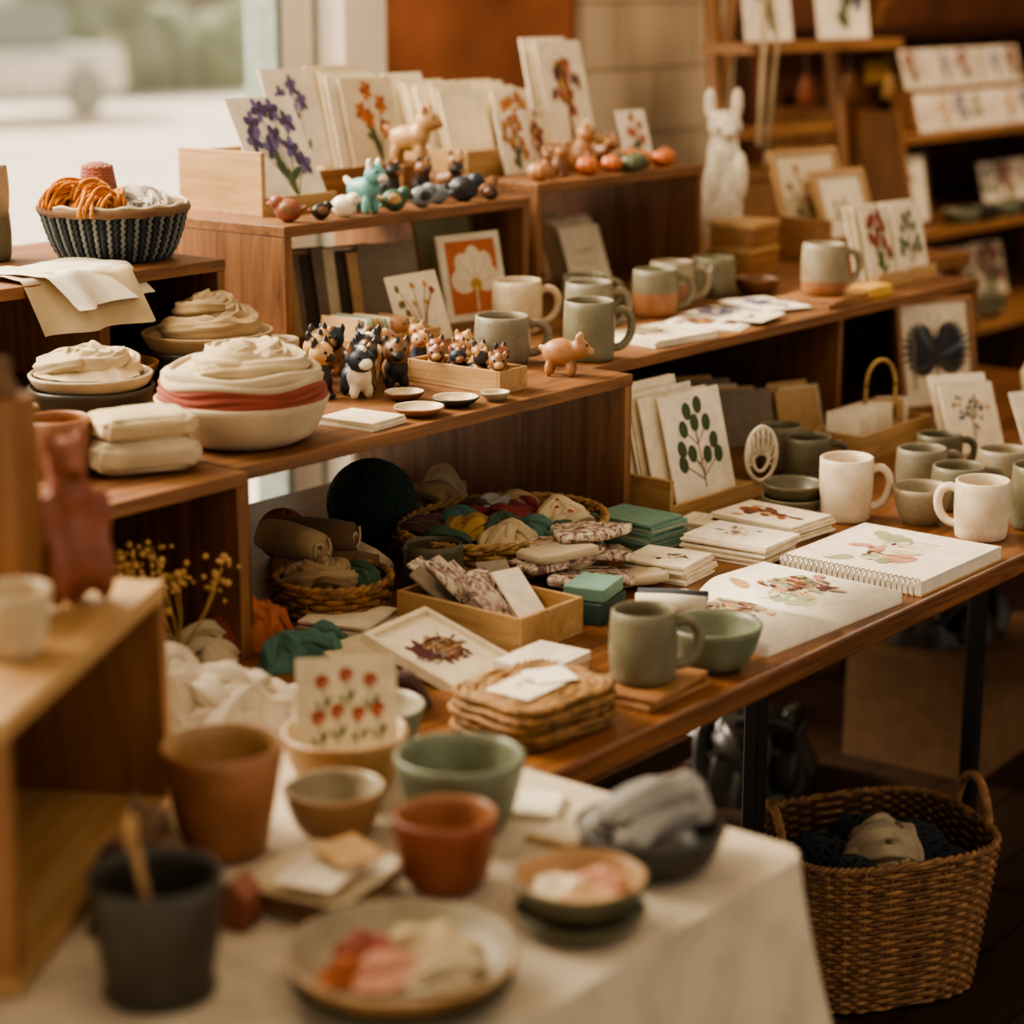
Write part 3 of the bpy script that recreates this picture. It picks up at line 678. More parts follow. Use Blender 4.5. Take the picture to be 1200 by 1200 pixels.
P=[((0,0,.12),(.055,.045,.14),0),((0,0,.22),(.04,.036,.08),0),((.008,0,.295),(.036,.038,.036),0),((.035,0,.282),(.022,.02,.016),0),((-.004,-.03,.345),(.009,.014,.038),0),((-.004,.03,.345),(.009,.014,.038),0),
   ((.035,-.03,.18),(.018,.016,.06),0),((.035,.03,.18),(.018,.016,.06),0),((.04,-.025,.015),(.035,.02,.016),0),((.04,.025,.015),(.035,.02,.016),0)]
b=B('white_hare_sculpture'); vs,fs,ks=fuse('hare',P,.005); b.add(vs,fs,'k_white',True,Sc(1,1,.93)@T((0,0,-min(v[2] for v in vs)))) 
for s_ in(-1,1): b.ball((.038,.017*s_,.284),.006,'blackp')
b.done((3.82,2.49,.99),-2.3)
tray('print_tray',3.97,4.27,2.30,2.44,.99,.05,'wood_mid_x',hl=.09)
scard('framed_botanical_print',4.16,2.36,1.0,.15,.15,'sketch',-.15,.35,'paper','wood_pale_x',.004,.015); scard('framed_botanical_print',4.12,2.42,1.0,.2,.2,'twig',-.15,.3,'paper2','wood_pale_x',.004,.012)
for x,k in((3.70,'poppy'),(3.83,'leafy')):
    b=B('card_stand'); b.box(-.055,-.035,0,.055,.035,.014,'wood_pale_x'); b.box(-.055,-.035,.014,.055,-.028,.03,'wood_pale_x'); b.done((x,2.04,.99),bev=.001)
    cstack('botanical_art_card',x,2.02,1.004,.10,.14,4,.009,-.1,.25,kind=k,dx=.006)
b=B('yellow_soap_block'); b.box(-.04,-.025,0,.04,.025,.022,'yellow'); b.done((3.57,1.98,.99),bev=.003)
# ================================================================== TOP OF CRATES
Z1=1.2;Z2=1.22
b=B('card_holder'); b.box(-.09,-.10,0,.09,.10,.008,'wood_pale_x'); b.box(-.09,-.1,.008,-.08,.1,.105,'wood_pale_y'); b.box(-.08,-.1,.008,.09,-.092,.03,'wood_pale_x'); b.box(-.08,.092,.008,.09,.1,.10,'wood_pale_x'); b.done((2.54,2.60,Z1),bev=.001)
scard('botanical_art_card',2.56,2.525,Z1+.01,.15,.2,'purple',-.05,.5,'white_card')
scard('botanical_art_card',2.735,2.67,Z1+.055,.125,.18,'iris',-.05,.32,'white_card')
tray('card_tray',2.65,2.98,2.60,2.76,Z1,.055,'wood_mid_x',.007)
cstack('botanical_art_card',2.91,2.66,Z1+.04,.135,.18,5,.012,-.05,.25,kind='orangef',dx=.01,papers=('paper2','white_card','paper'))
figs=[('turquoise_fox_figurine','stand',2.60,2.415,.085,-1.6,('k_turq','k_turq','k_white')),('white_bird_figurine','bird',2.535,2.395,.044,-1.2,('k_white',)*3),
('red_bird_figurine','bird',2.425,2.415,.046,2.2,('k_red','k_red','k_brown')),('dark_bird_figurine','bird',2.485,2.40,.032,-.4,('k_dark','k_dark','k_brown')),
('green_turtle_figurine','bird',2.665,2.40,.044,-.8,('k_green','k_green','k_tan')),('grey_seal_figurine','bird',2.735,2.40,.044,-.3,('k_grey','k_grey','k_dark')),('grey_seal_figurine','bird',2.80,2.42,.04,2.4,('k_grey','k_dark','k_grey')),
('navy_whale_figurine','bird',2.86,2.41,.054,-.8,('k_navy','k_navy','k_dark')),('brown_bird_figurine','bird',2.95,2.43,.04,0,('k_clay','k_brown','k_brown')),('green_frog_figurine','sit',2.70,2.46,.05,-2,('k_green','k_grey','k_dark')),('dark_bird_figurine','bird',2.91,2.39,.03,2,('k_dark','k_clay','k_brown')),
('dark_cat_figurine','sit',2.78,2.51,.07,-1.7,('k_dark','k_dark','k_brown')),('dark_cat_figurine','sit',2.84,2.49,.072,-2,('k_dark','k_brown','k_dark')),('dark_cat_figurine','stand',2.905,2.49,.065,-1.5,('k_brown','k_dark','k_brown')),('brown_dog_figurine','sit',2.965,2.52,.075,-2,('k_brown','k_tan','k_brown'))]
for n,k,x,y,h,r_,c_ in figs: fig(n,k,x,y,Z1,h,r_,c_)
b=B('figurine_plinth'); b.box(-.035,-.018,0,.035,.018,.055,'wood_mid_z'); b.done((2.90,2.575,Z1),bev=.002)
fig('cream_dog_figurine','stand',2.90,2.575,Z1+.055,.1,-1.2,('k_tan','k_tan','k_clay'))
tray('card_tray',3.05,3.54,2.56,2.80,Z2,.05,'wood_pale_x',.007)
cstack('art_card_row',3.15,2.62,Z2+.01,.12,.16,6,.028,-.05,.3,dx=.0); cstack('art_card_row',3.29,2.62,Z2+.01,.12,.15,6,.022,-.05,.25,kind='rustf') 
cstack('botanical_art_card',3.475,2.62,Z2+.02,.14,.225,3,.012,-.05,.25,kind='bouquet',dx=.01)
scard('botanical_art_card',3.18,2.535,Z2,.09,.12,'rustf',.0,.25,'white_card'); scard('botanical_art_card',3.53,2.50,Z2,.085,.11,'orangef',-.1,.3,'white_card'); scard('botanical_art_card',3.27,2.55,Z2,.085,.12,'bouquet',.0,.22,'paper2')
fig('clay_bear_figurine','sit',3.14,2.44,Z2,.055,-1.8,('k_clay','k_brown','k_clay')); fig('clay_bear_figurine','sit',3.19,2.45,Z2,.06,-1.5,('k_brown','k_clay','k_brown')); fig('clay_bear_figurine','sit',3.33,2.50,Z2,.09,-1.2,('k_clay','k_clay','k_tan')); fig('clay_bear_figurine','stand',3.40,2.50,Z2,.065,-1.8,('k_brown','k_clay','k_brown')); fig('clay_bear_figurine','sit',3.25,2.49,Z2,.06,-2.2,('k_brown','k_brown','k_clay'))
def pumpkin(x,y,z,r,mat):
    b=B('clay_pumpkin')
    def fn(d):
        th=math.atan2(d.y,d.x); k=1-.12*(1-abs(C(4*th))); q=d*k; q.z*=.78; return q
    b.ball((0,0,r*.76),r,mat,None,32,14,fn); b.tube([(0,0,r*1.4),(r*.1,0,r*1.75)],r*.16,'k_brown',6); b.done((x,y,z))
for i,(x,y,m_) in enumerate(((3.24,2.42,'k_orange'),(3.28,2.45,'k_orange'),(3.32,2.42,'k_orange'),(3.365,2.44,'k_green'),(3.405,2.42,'k_pgreen'),(3.45,2.44,'k_orange'),(3.49,2.42,'k_orange'),(3.53,2.44,'k_orange'),(3.43,2.48,'k_clay'),(3.48,2.49,'k_orange'),(3.09,2.42,'k_clay'),(3.355,2.40,'k_pgreen'))): pumpkin(x,y,Z2,.022,m_)

# ================================================================== TABLE, RIGHT
TZ=.75
b=B('card_holder'); b.box(-.145,-.06,0,.145,.05,.012,'wood_pale_x'); b.box(-.145,-.06,.012,-.135,.05,.07,'wood_pale_y'); b.box(-.135,-.06,.012,.145,-.052,.028,'wood_pale_x'); b.box(-.135,.042,.012,.145,.05,.06,'wood_pale_x'); b.done((2.78,1.855,TZ),-.03,bev=.001)
cstack('botanical_art_card',2.775,1.83,TZ+.014,.175,.175,6,.010,-.08,.25,kind='leafy',dx=.012,papers=('white_card','paper','paper2'))
b=B('lace_ornament')
for k in range(9): 
    a0=pi*k/8; b.tube([( (.012+.02*S(t))*C(a0)*.8,.004*S(t*3),.045+(.03*S(a0))*abs(S(t))+.02*S(t*2)) for t in [pi*i/14 for i in range(15)]],.0022,'k_white',5)
b.tube([(.028*C(t),0,.045+.045*S(t)) for t in [2*pi*i/28 for i in range(28)]],.0035,'k_white',6,True); b.tube([(.016*C(t),0.002,.045+.03*S(t)) for t in [2*pi*i/28 for i in range(28)]],.003,'k_white',6,True); b.done((2.875,1.785,TZ+.03),-.5)
bowl('sage_bowl',2.82,1.69,TZ,.05,.028,.034,'c_sage'); bowl('sage_bowl',2.82,1.69,TZ+.022,.05,.028,.034,'c_olive'); mug('stoneware_mug',3.0,1.77,TZ,.042,.085,'c_olive',-.7); mug('stoneware_mug',3.07,1.87,TZ,.04,.08,'c_sage',-.7,handle=False)
mug('cream_mug',2.84,1.605,TZ,.042,.1,'c_white',-.9,flare=.1); bowl('stoneware_bowl',2.895,1.50,TZ,.047,.058,.028,'c_stone'); mug('cream_mug',2.87,1.385,TZ,.042,.09,'c_white',1.8,flare=.06)
mug('stoneware_mug',3.10,1.61,TZ,.043,.07,'c_grey',-.7); mug('stoneware_mug',3.02,1.50,TZ,.045,.07,'c_sage',-.7); mug('stoneware_mug',3.20,1.51,TZ,.045,.065,'c_stone',-.7); mug('stoneware_mug',2.98,1.345,TZ,.042,.1,'c_sage',-.7)
fstack('small_card',3.08,1.41,TZ,.06,.08,3,.004,.4); mug('stoneware_mug',3.22,1.64,TZ,.04,.07,'c_olive',-.7)
tray('wooden_gift_box',3.20,3.46,1.78,1.88,TZ,.05,'wood_pale_x')
b=B('card_bundle')
for i in range(10): card(b,T((-.1+.02*i,0,.001))@Rz(-.9)@lean(0,.15+.05*R.random()),.06,.075,.003,R.choice(['paper','white_card','kraft']))
b.done((3.33,1.835,TZ+.007))
b=B('rattan_handle_ornament'); b.tube([(.03*C(t),0,.06+.05*S(t)) for t in [pi*i/16 for i in range(17)]],.004,'wicker',7); b.tube([(.03,0,.06),(.03,0,0)],.004,'wicker',7); b.tube([(-.03,0,.06),(-.03,0,0)],.004,'wicker',7); b.done((3.36,1.835,TZ+.05),-.6)
cstack('envelope_stack',3.2,2.02,TZ,.12,.11,5,.012,-.5,.35,papers=('greybook','kraft','paper2'),dx=.02); cstack('envelope_stack',3.33,1.97,TZ,.1,.095,3,.012,-.4,.3,papers=('kraft','paper2'))
scard('framed_butterfly_print',3.735,1.905,TZ,.17,.20,'butterfly',-.4,.2,'paper','wood_mid_x',.005,.012)
cstack('art_print',3.42,1.66,TZ,.12,.13,3,.02,-.5,.45,kind='tree',dx=.0); scard('art_print',3.50,1.56,TZ,.11,.12,'tree',-.4,.5,'white_card'); scard('art_print',3.44,1.49,TZ,.1,.1,'sketch',-.4,.6,'white_card')
scard('small_picture_frame',3.55,1.76,TZ,.08,.09,'script',-.5,.3,'paper','wood_mid_x',.004,.009); b=B('ceramic_vase'); b.lathe([(.001,0),(.05,0),(.075,.05),(.08,.09),(.06,.13),(.05,.14),(.045,.14),(.055,.12),(.001,.02)],'c_cream',36); b.done((3.80,1.68,TZ))
b=B('spiral_sketchbook'); b.box(-.125,-.115,0,.125,.115,.002,'kraft')
for k in range(7): b.box(-.122,-.113,.0022+k*.0026,.125,.113,.0044+k*.0026,'white_card')
card(b,T((0,-.113,.0212)),.242,.226,.0008,'white_card','wash')
for i in range(26):
    y=-.107+i*.0086; b.tube([(-.122+.011*C(t),y,.011+.013*S(t)) for t in [2*pi*k/14 for k in range(14)]],.0011,'steel',5,True)
b.done((2.645,1.415,TZ),.0)
b=B('open_sketchbook')
zf=lambda x,y: .004+.017*(1-(1-min(1,abs(x)/.05))**2)*(1-.25*abs(x)/.16)
vs=[];fs=[];n=40
for lay in(0,1):
    for j in (0,1):
        for i in range(n+1):
            x=-.16+.32*i/n; vs.append((x,(-.115,.115)[j],zf(x,0) if lay==0 else 0))
for i in range(n):
    fs+=[(i,i+1,n+1+i+1,n+1+i),(i,2*(n+1)+i,2*(n+1)+i+1,i+1),(n+1+i,n+1+i+1,3*(n+1)+i+1,3*(n+1)+i)]
fs+=[(0,n+1,3*(n+1),2*(n+1)),(n,2*n+1,4*n+3,3*n+2)]
b.add(vs,fs,'white_card',True)
for sx in(-.08,.08):
    hh=0
    for pts,c_ in art('wash')+art('sketch')+art('sketch')+art('sketch'):
        P=[(sx+(p[0]-.5)*.155,(p[1]-.5)*.23) for p in pts]; hh+=.00001; b.poly(P,c_,None,zf,.0006+hh)
b.done((2.325,1.43,TZ),-.05)
fstack('greeting_card_stack',2.70,1.655,TZ,.11,.15,7,.004,-.05,'bouquet'); fstack('greeting_card_stack',2.55,1.62,TZ,.10,.14,8,.004,.08,'sketch'); fstack('greeting_card_stack',2.40,1.64,TZ,.09,.1,7,.004,.1,'sketch')
fstack('teal_notebook_stack',2.50,1.765,TZ,.085,.11,10,.005,-.05,None,('teal_card','mint','teal_card')); fstack('greeting_card_stack',2.65,1.75,TZ,.07,.06,4,.004,.2,'script')
b=B('wrapped_textile_packets')
for i in range(11):
    M=T((R.uniform(-.08,.08),R.uniform(-.045,.045),.010+.006*i))@Rz(R.uniform(-.9,.9))@Rx(R.uniform(-.12,.12))@Ry(R.uniform(-.12,.12))
    def pk(d): 
        q=Vector([math.copysign(abs(k)**.35,k) for k in d]); q.z*=1+.5*noise.noise(d*3+Vector((i,0,0))); return q
    b.ball((0,0,0),(.052,.038,.007),'cellophane' if i%4 else 'f_linen',M,28,12,pk)
b.done((2.27,1.68,TZ+.003))
b=B('teal_wrapped_box'); b.box(-.04,-.03,0,.04,.03,.03,'darkteal'); b.box(-.038,-.029,.031,.036,.03,.05,'teal_card',Rz(.08)); b.done((2.165,1.60,TZ),.2,bev=.002)
b=B('rolled_textile_bundle')
for i in range(5): b.lathe([(.001,-.045),(.013,-.045),(.014,0),(.013,.045),(.001,.045)],['f_slate','f_beige','f_grey','f_white','f_slate'][i],16,.08,T((-.03+.025*i if i<3 else -.0175+.025*(i-3),0,.014 if i<3 else .036))@Rx(pi/2))
b.done((2.19,1.49,TZ),.5)
tray('wooden_box',1.965,2.095,1.565,1.775,TZ,.05,'wood_pale_y',.006)
b=B('foil_packets')
for i in range(9): card(b,T((R.uniform(-.03,.03),-.07+.016*i,.018))@Rz(R.uniform(-.5,.5))@lean(0,.9),.045,.08,.003,'cellophane' if i%3 else R.choice(['greybook','white_card','greybook']))
b.done((2.03,1.68,TZ+.007))
b=B('wooden_coaster_stack')
for k in range(2): b.box(-.065,-.05,.009*k,.065,.05,.009*k+.0085,'wood_mid_x',Rz(.12*k))
b.done((1.955,1.365,TZ),.0,bev=.002)
mug('stoneware_mug',1.95,1.367,TZ+.0178,.041,.086,'c_sage',-.85)
bowl('sage_bowl',2.085,1.355,TZ,.06,.056,.033,'c_green',curve=.5)
b=B('red_marker_pen'); b.tube([(0,0,0),(0,0,.05)],.005,'red',8); b.tube([(0,0,.05),(0,0,.055),(0,0,.065)],.0055,'red',8); b.done((2.04,1.455,TZ))
b=B('white_gift_box'); b.box(-.048,-.036,0,.048,.036,.015,'paper2'); b.box(-.05,-.038,.0155,.05,.038,.026,'white_card'); card(b,T((0,-.03,.0268)),.09,.06,.0005,'white_card','script'); b.done((1.925,1.50,TZ),.05,bev=.001)
scard('animal_print',1.875,1.555,TZ,.12,.13,'beast',.12,1.25,'paper','paper2',.004,.008)
fstack('plain_card_stack',1.93,1.83,TZ,.1,.1,4,.004,.3); fstack('plain_card_stack',1.84,1.72,TZ,.09,.11,3,.004,-.3)
b=B('rattan_coaster_stack')
def sq(a,c): 
    def f(t,u):
        e=.35; return (a*math.copysign(abs(C(t))**e,C(t)),c*math.copysign(abs(S(t))**e,S(t)))
    return f
for k in range(5):
    b.M=T((.003*S(k*2),.003*C(k*3),.010*k))@Rz(.06*S(k*2.2))
    for q in range(8):
        f_=sq(.078-.0085*q,.065-.0072*q); n=96
        b.tube([(*[c_*(1+.012*C(32*2*pi*i/n+pi*q)) for c_ in f_(2*pi*i/n,0)],.005+.002*C(32*2*pi*i/n+q*pi)) for i in range(n)],.0042,'wicker' if q%2 else 'wicker_dark',5,True)
b.M=Matrix(); b.box(-.07,-.055,.0,.07,.055,.043,'wicker'); card(b,T((-.005,-.03,.052))@Rz(.15),.085,.06,.001,'paper','sketch'); card(b,T((.02,-.02,.054))@Rz(-.4),.05,.05,.001,'white_card')
b.done((1.775,1.395,TZ+.001),-.1)
# textiles
b=B('fabric_scrap_basket'); weave(b,lambda t,u:((.155+.015*u)*C(t),(.125+.012*u)*S(t)),.05,6,36,.0045,'wicker')
for i,(x,y,m_) in enumerate(((-.1,.02,'f_green'),(-.06,-.06,'f_cream'),(-.03,.06,'f_teal'),(.03,.08,'f_wine'),(.03,.02,'f_crimson'),(.1,-.03,'print_cloth'),(-.01,-.06,'f_teal'),(.09,.05,'f_beige'),(-.1,.07,'f_wine'),(.03,-.09,'f_green'),(.06,.03,'f_crimson'),(-.06,.01,'f_mustard'),(.06,-.07,'f_linen'),(.06,.07,'f_grey'),(-.03,-.02,'f_green'),(.0,.05,'f_crimson'))): heap(b,.05,.03,m_,i*2.7,(x,y,.034+.004*(i%3)),1.05,.8,4,.011)
b.done((2.32,1.88,TZ+.004))
b=B('green_yarn_ball'); yarn(b,(0,0,.066),.064,'y_green',60,.0045,11); b.done((2.25,2.08,TZ))
b=B('pink_yarn_ball'); yarn(b,(0,0,.035),.035,'y_pink',30,.004,12); b.done((2.12,2.14,TZ))
b=B('fabric_pouch'); heap(b,.065,.085,'f_beige',4); heap(b,.05,.09,'f_linen',9,(.06,.04,0)); b.done((2.38,2.07,TZ))
b=B('rolled_linen_bundle')
for i in range(5): 
    M=T((-.05+.045*(i%3),(.02 if i>2 else -.02),.028+(.04 if i>2 else 0)))@Rz(.4*S(i*2))@Rx(pi/2)
    b.lathe([(.001,-.06),(.022,-.06),(.026,-.02),(.025,.03),(.022,.06),(.001,.06)],['f_beige','f_brown','f_linen','f_beige','f_brown'][i],24,.12,M,seed=i)
    b.tube([( (.004+.0016*k)*C(k*.7),(.004+.0016*k)*S(k*.7),.061) for k in range(11)],.0022,'f_cream',5,M=M)
b.done((2.06,1.99,TZ))
mug('stoneware_mug',2.12,1.845,TZ,.043,.07,'c_olive',-2.5,handle=False)
b=B('round_basket_of_cloth'); weave(b,lambda t,u:((.07+.008*u)*C(t),(.07+.008*u)*S(t)),.04,5,24,.004,'wicker_dark')
nest(b,.05,.036,'f_beige',23,5,.010,(-.01,.012))
for i,(x,y,m_) in enumerate(((-.035,-.035,'f_brown'),(.03,-.02,'f_green'))): heap(b,.034,.028,m_,i*3.3,(x,y,.032),n=4)
b.done((1.97,1.895,TZ+.004))
def pile(name,x,y,z,lst,rot=0):
    b=B(name)
    for i,(dx,dy,R0,H,n_,sx,sy,m_) in enumerate(lst): heap(b,R0,H,m_,x*13+i*2.3,(dx,dy,.001*i),sx,sy,n_)
    return b.done((x,y,z),rot)
pile('orange_scarf',1.80,1.885,TZ,[(0,0,.06,.065,6,1.1,.8,'f_orange'),(.03,-.02,.042,.05,5,1,.8,'f_orange'),(-.06,.02,.045,.055,5,1,1,'f_red')],.5)
pile('teal_scarf',1.79,1.775,TZ,[(0,0,.062,.035,6,1.25,.6,'f_teal'),(.05,.01,.033,.035,5,1,.8,'f_teal')])
pile('beige_cloth',1.70,1.87,TZ,[(0,0,.055,.05,5,1,1,'f_linen'),(-.06,.02,.045,.05,5,1,1,'f_cream')])
pile('white_cloth_heap',1.555,1.67,CT,[(0,0,.08,.075,7,1,.75,'f_white'),(-.045,.03,.06,.095,6,1,.8,'f_white'),(.04,-.035,.05,.04,5,1.1,.8,'f_white')])
pile('brown_felt_cloth',1.72,1.555,TZ,[(0,0,.042,.05,6,1,.8,'f_wine'),(.03,.02,.033,.04,5,1,1,'f_brown')])
b=B('dried_flower_bunch')
for i in range(14):
    a=R.uniform(-.9,.9);l=R.uniform(.06,.12); tip=Vector((l*S(a),R.uniform(-.03,.03),l*C(a)+.02)); b.tube([(0,0,0),tip*.5+Vector((.004,0,0)),tip],.001,'dried',5)
    for k in range(9): b.ball(tip+Vector((R.gauss(0,.009),R.gauss(0,.009),R.gauss(0,.009))),R.uniform(.0025,.005),'dried',None,8,6)
b.lathe([(.001,-.0),(.02,0),(.024,.03),(.014,.05),(.012,.05),(.001,.01)],'c_brown',24,M=T((0,0,-.045))); b.done((1.605,1.80,TZ+.045),-.9)

# ================================================================== FOREGROUND ON CLOTH
bowl('terracotta_planter',1.302,1.405,CT,.060,.11,.04,'c_terra','c_tan',.015,.85)
bowl('tan_bowl',1.50,1.43,CT,.068,.062,.042,'c_tan','c_cream')
scard('tulip_art_card',1.50,1.425,CT+.012,.105,.125,'redtulip',-.75,.22,'paper2')
bowl('green_bowl',1.49,1.265,CT,.066,.078,.042,'c_green','c_green',curve=.5)
bowl('small_tan_bowl',1.40,1.35,CT,.051,.05,.03,'c_tan','c_stone')
bowl('teal_bowl',1.61,1.49,CT,.058,.048,.036,'c_teal','c_stone')
bowl('red_clay_bowl',1.375,1.185,CT,.05,.072,.033,'c_red','c_terra',curve=.5)
b=B('square_plate_stack')
for k in range(2): 
    f_=sq(.062,.055); n=48
    vs=[];fs=[]
    for (q,z) in((.0,0.002),(.8,.0),(1,.012),(1.02,.014),(.96,.014),(.8,.006),(0,.006)):
        for i in range(n): x,y=f_(2*pi*i/n,0); vs.append((x*q,y*q,z+.012*k))
    for r_ in range(6):
        for i in range(n): a=r_*n+i;c_=r_*n+(i+1)%n; fs.append((a,c_,c_+n,a+n))
    b.add(vs,fs,'c_tan' if k==0 else 'c_cream',True,Rz(.1*k))
card(b,T((0,-.03,.03))@Rz(.2),.08,.06,.002,'white_card'); card(b,T((.02,-.03,.036))@Rz(-.3)@Rx(.1),.05,.05,.002,'kraft')
b.done((1.285,1.255,CT),.1)
def fl1(b):
    for i in range(3): drape(b,.030,.016,['pink','petal','skin'][i],i*3,4,(.02*C(i*2.1),.02*S(i*2.1),.014))
bowl('shallow_bowl',1.385,1.035,CT,.06,.018,.045,'c_olive'); bowl('shallow_bowl',1.385,1.035,CT+.016,.061,.032,.042,'c_olive','c_tan',fill=fl1)
def fl2(b):
    for i,(x,y,m_) in enumerate(((-.03,.02,'f_orange'),(.0,.035,'f_red'),(.035,-.015,'f_cream'),(.01,-.04,'f_linen'),(-.02,.0,'pink'),(.045,.015,'f_cream'))): heap(b,.036,.015,m_,i*3,(x,y,.009),1.1,.8,3,.007)
bowl('stoneware_plate',1.19,1.075,CT,.095,.018,.07,'c_olive'); bowl('stoneware_plate',1.19,1.075,CT+.014,.098,.024,.075,'c_tan','c_stone',fill=fl2)
def fl3(b):
    for k,(yy,zz,r_) in enumerate(((-.018,.045,.020),(.018,.045,.020),(0,.066,.019))):
        b.tube([(-.062+.105*t,yy+.006*S(t*3+k),zz+.008*S(pi*t)) for t in [i/20 for i in range(21)]],[r_*(.55+.45*S(pi*(i+1)/22)**.4) for i in range(21)],'f_grey',20,flat=.8,ridge=.14,rseed=k*2,nr=5)
    heap(b,.026,.05,'f_grey',8,(.05,-.01,.035),n=5)
bowl('dark_bowl_with_cloth',1.535,1.065,CT,.073,.042,.05,'c_dark','c_dark',fill=fl3)
fstack('small_card',1.57,1.25,CT,.06,.08,2,.003,.5); fstack('small_card',1.60,1.34,CT,.05,.05,2,.003,.1,None,('kraft','paper')); fstack('small_card',1.53,1.17,CT,.04,.05,2,.003,.1,None,('kraft','paper'))
mug('dark_stoneware_mug',1.065,1.235,CT,.052,.105,'c_dark',handle=False,flare=.25)
b=B('wooden_spoon'); b.tube([(0,0,0),(.0,.02,.12)],.0045,'wood_pale_z',8); b.ball((0,.022,.13),(.012,.006,.018),'wood_pale_z'); b.done((1.065,1.23,CT+.012),.6)
b=B('red_clay_house'); b.box(-.015,-.015,0,.015,.015,.032,'k_red'); b.add([(-.017,-.017,.032),(.017,-.017,.032),(.017,.017,.032),(-.017,.017,.032),(-.017,0,.048),(.017,0,.048)],[(0,1,5,4),(2,3,4,5),(0,4,3),(1,2,5),(0,3,2,1)],'k_red'); b.box(-.004,-.0155,0,.004,-.014,.015,'k_dark'); b.done((1.195,1.275,CT),.3,bev=.001)
b=B('patterned_scarf'); heap(b,.05,.10,'f_brown',5,(0,0,0),1,.6); heap(b,.042,.05,'f_beige',12,(.03,-.005,0),1,.6); heap(b,.045,.08,'f_wine',8,(-.06,0.005,0),1,.6)
b.done((1.19,1.39,CT),A)
bowl('cream_mortar',1.10,1.45,NZ,.036,.06,.022,'c_cream')
b=B('narrow_wooden_box'); b.box(-.03,-.04,0,.03,.04,.21,'wood_mid_z'); b.box(-.024,-.034,.2102,.024,.034,.212,'wood_mid_x'); b.done((1.165,1.56,NZ),A,bev=.002)
b=B('folded_brown_cloth'); heap(b,.032,.05,'f_brown',3); b.done((1.165,1.56,NZ+.212))
P=[((0,0,.045),(.032,.028,.05),0),((0,0,.1),(.024,.022,.035),0),((0.0,0,.135),(.02,.02,.022),0),((.02,0,.13),(.014,.01,.009),0),((0,-.018,.155),(.006,.006,.014),0),((0,.018,.155),(.006,.006,.014),0),((.018,-.025,.03),(.012,.012,.035),0),((.018,.025,.03),(.012,.012,.035),0),((.01,-.03,.08),(.01,.01,.028),0),((.01,.03,.08),(.01,.01,.028),0)]
b=B('red_clay_animal_figurine'); vs,fs,ks=fuse('redf',P,.004); b.add(vs,fs,'k_red',True,T((0,0,-min(v[2] for v in vs)))); b.done((1.245,1.545,NZ),-1.8)

# ================================================================== FLOOR THINGS
b=B('woven_floor_basket')
def fbk(t,u):
    e=.6; a=.155+.03*u;c_=.125+.025*u
    return (a*math.copysign(abs(C(t))**e,C(t)),c_*math.copysign(abs(S(t))**e,S(t)))
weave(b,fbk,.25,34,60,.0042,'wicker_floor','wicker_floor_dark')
for sx in(-1,1):
    b.tube([(sx*.185,.05*C(t),.235+.085*S(t)) for t in [pi*i/18 for i in range(19)]],.0075,'wicker_floor',8)
for i,(x,y,m_,r_) in enumerate(((-.08,.03,'y_blue',.06),(.09,.02,'y_blue',.06),(.02,.07,'y_blue',.06),(-.07,-.06,'y_blue',.055),(.1,-.06,'y_blue',.05))): yarn(b,(x,y,.18),r_,m_,26,.004,i)
heap(b,.075,.07,'f_linen',5,(.01,-.01,.20))
b.done((2.81,1.515,.004),-.55)
b=B('cardboard_box'); b.box(-.22,-.15,0,.22,.15,.24,'cardboard'); b.box(-.22,-.26,.235,.22,-.15,.239,'cardboard'); b.done((3.9,1.92,0),.05,bev=.002)
b=B('plastic_bag_of_stock'); heap(b,.17,.22,'dark_plastic',3,(0,0,0),1,.7); b.done((3.42,2.12,0))
b=B('stock_bag'); heap(b,.16,.16,'dark_plastic',13,(0,0,0),1,.7); b.done((3.9,1.94,.241))
b=B('storage_crate')
for k in range(4): b.box(-.25,-.16,.02+.06*k,.25,-.15,.065+.06*k,'wood_dark_x'); b.box(-.25,.15,.02+.06*k,.25,.16,.065+.06*k,'wood_dark_x'); b.box(-.25,-.15,.02+.06*k,-.24,.15,.065+.06*k,'wood_dark_x'); b.box(.24,-.15,.02+.06*k,.25,.15,.065+.06*k,'wood_dark_x')
b.box(-.24,-.15,0,.24,.15,.02,'wood_dark_x'); b.done((2.9,2.25,0))

# ================================================================== RIGHT BACKGROUND
b=B('display_easel')
def bar(p,q,w,m_='wood_mid_z'): b.tube([p,q],w,m_,4)
bar((4.38,2.78,0),(4.36,2.92,2.0),.026); bar((5.08,2.78,0),(4.86,2.92,2.0),.026); bar((4.7,3.2,0),(4.62,2.95,2.0),.018); b.box(4.28,2.72,1.415,5.02,2.86,1.44,'wood_mid_x'); b.box(4.4,2.86,1.2,4.95,2.88,1.23,'wood_mid_x')
b.done()
scard('botanical_art_card',4.46,2.78,1.441,.2,.26,'iris',-.05,.15,'white_card'); scard('botanical_art_card',4.82,2.78,1.441,.24,.28,'purple',-.05,.15,'white_card')
b=B('hanging_twine'); b.tube([(4.33,2.72,1.2),(4.32,2.71,1.45),(4.36,2.75,1.7)],.008,'f_cream',6); b.tube([(4.36,2.72,1.15),(4.38,2.71,1.45),(4.36,2.75,1.7)],.006,'f_cream',6); b.done()
b=B('tiered_shelf_unit')
for z,y in((1.18,2.72),(.935,2.62),(.68,2.52),(.3,2.45)): b.box(5.02,y,z-.02,6.5,3.1,z,'wood_mid_x')
for x in(5.0,6.5): b.add([(x,2.45,0),(x,3.1,0),(x,3.1,1.25),(x,2.72,1.25),(x+.02,2.45,0),(x+.02,3.1,0),(x+.02,3.1,1.25),(x+.02,2.72,1.25)],[(0,1,2,3),(4,7,6,5),(0,3,7,4),(0,4,5,1),(1,5,6,2),(3,2,6,7)],'wood_mid_z')
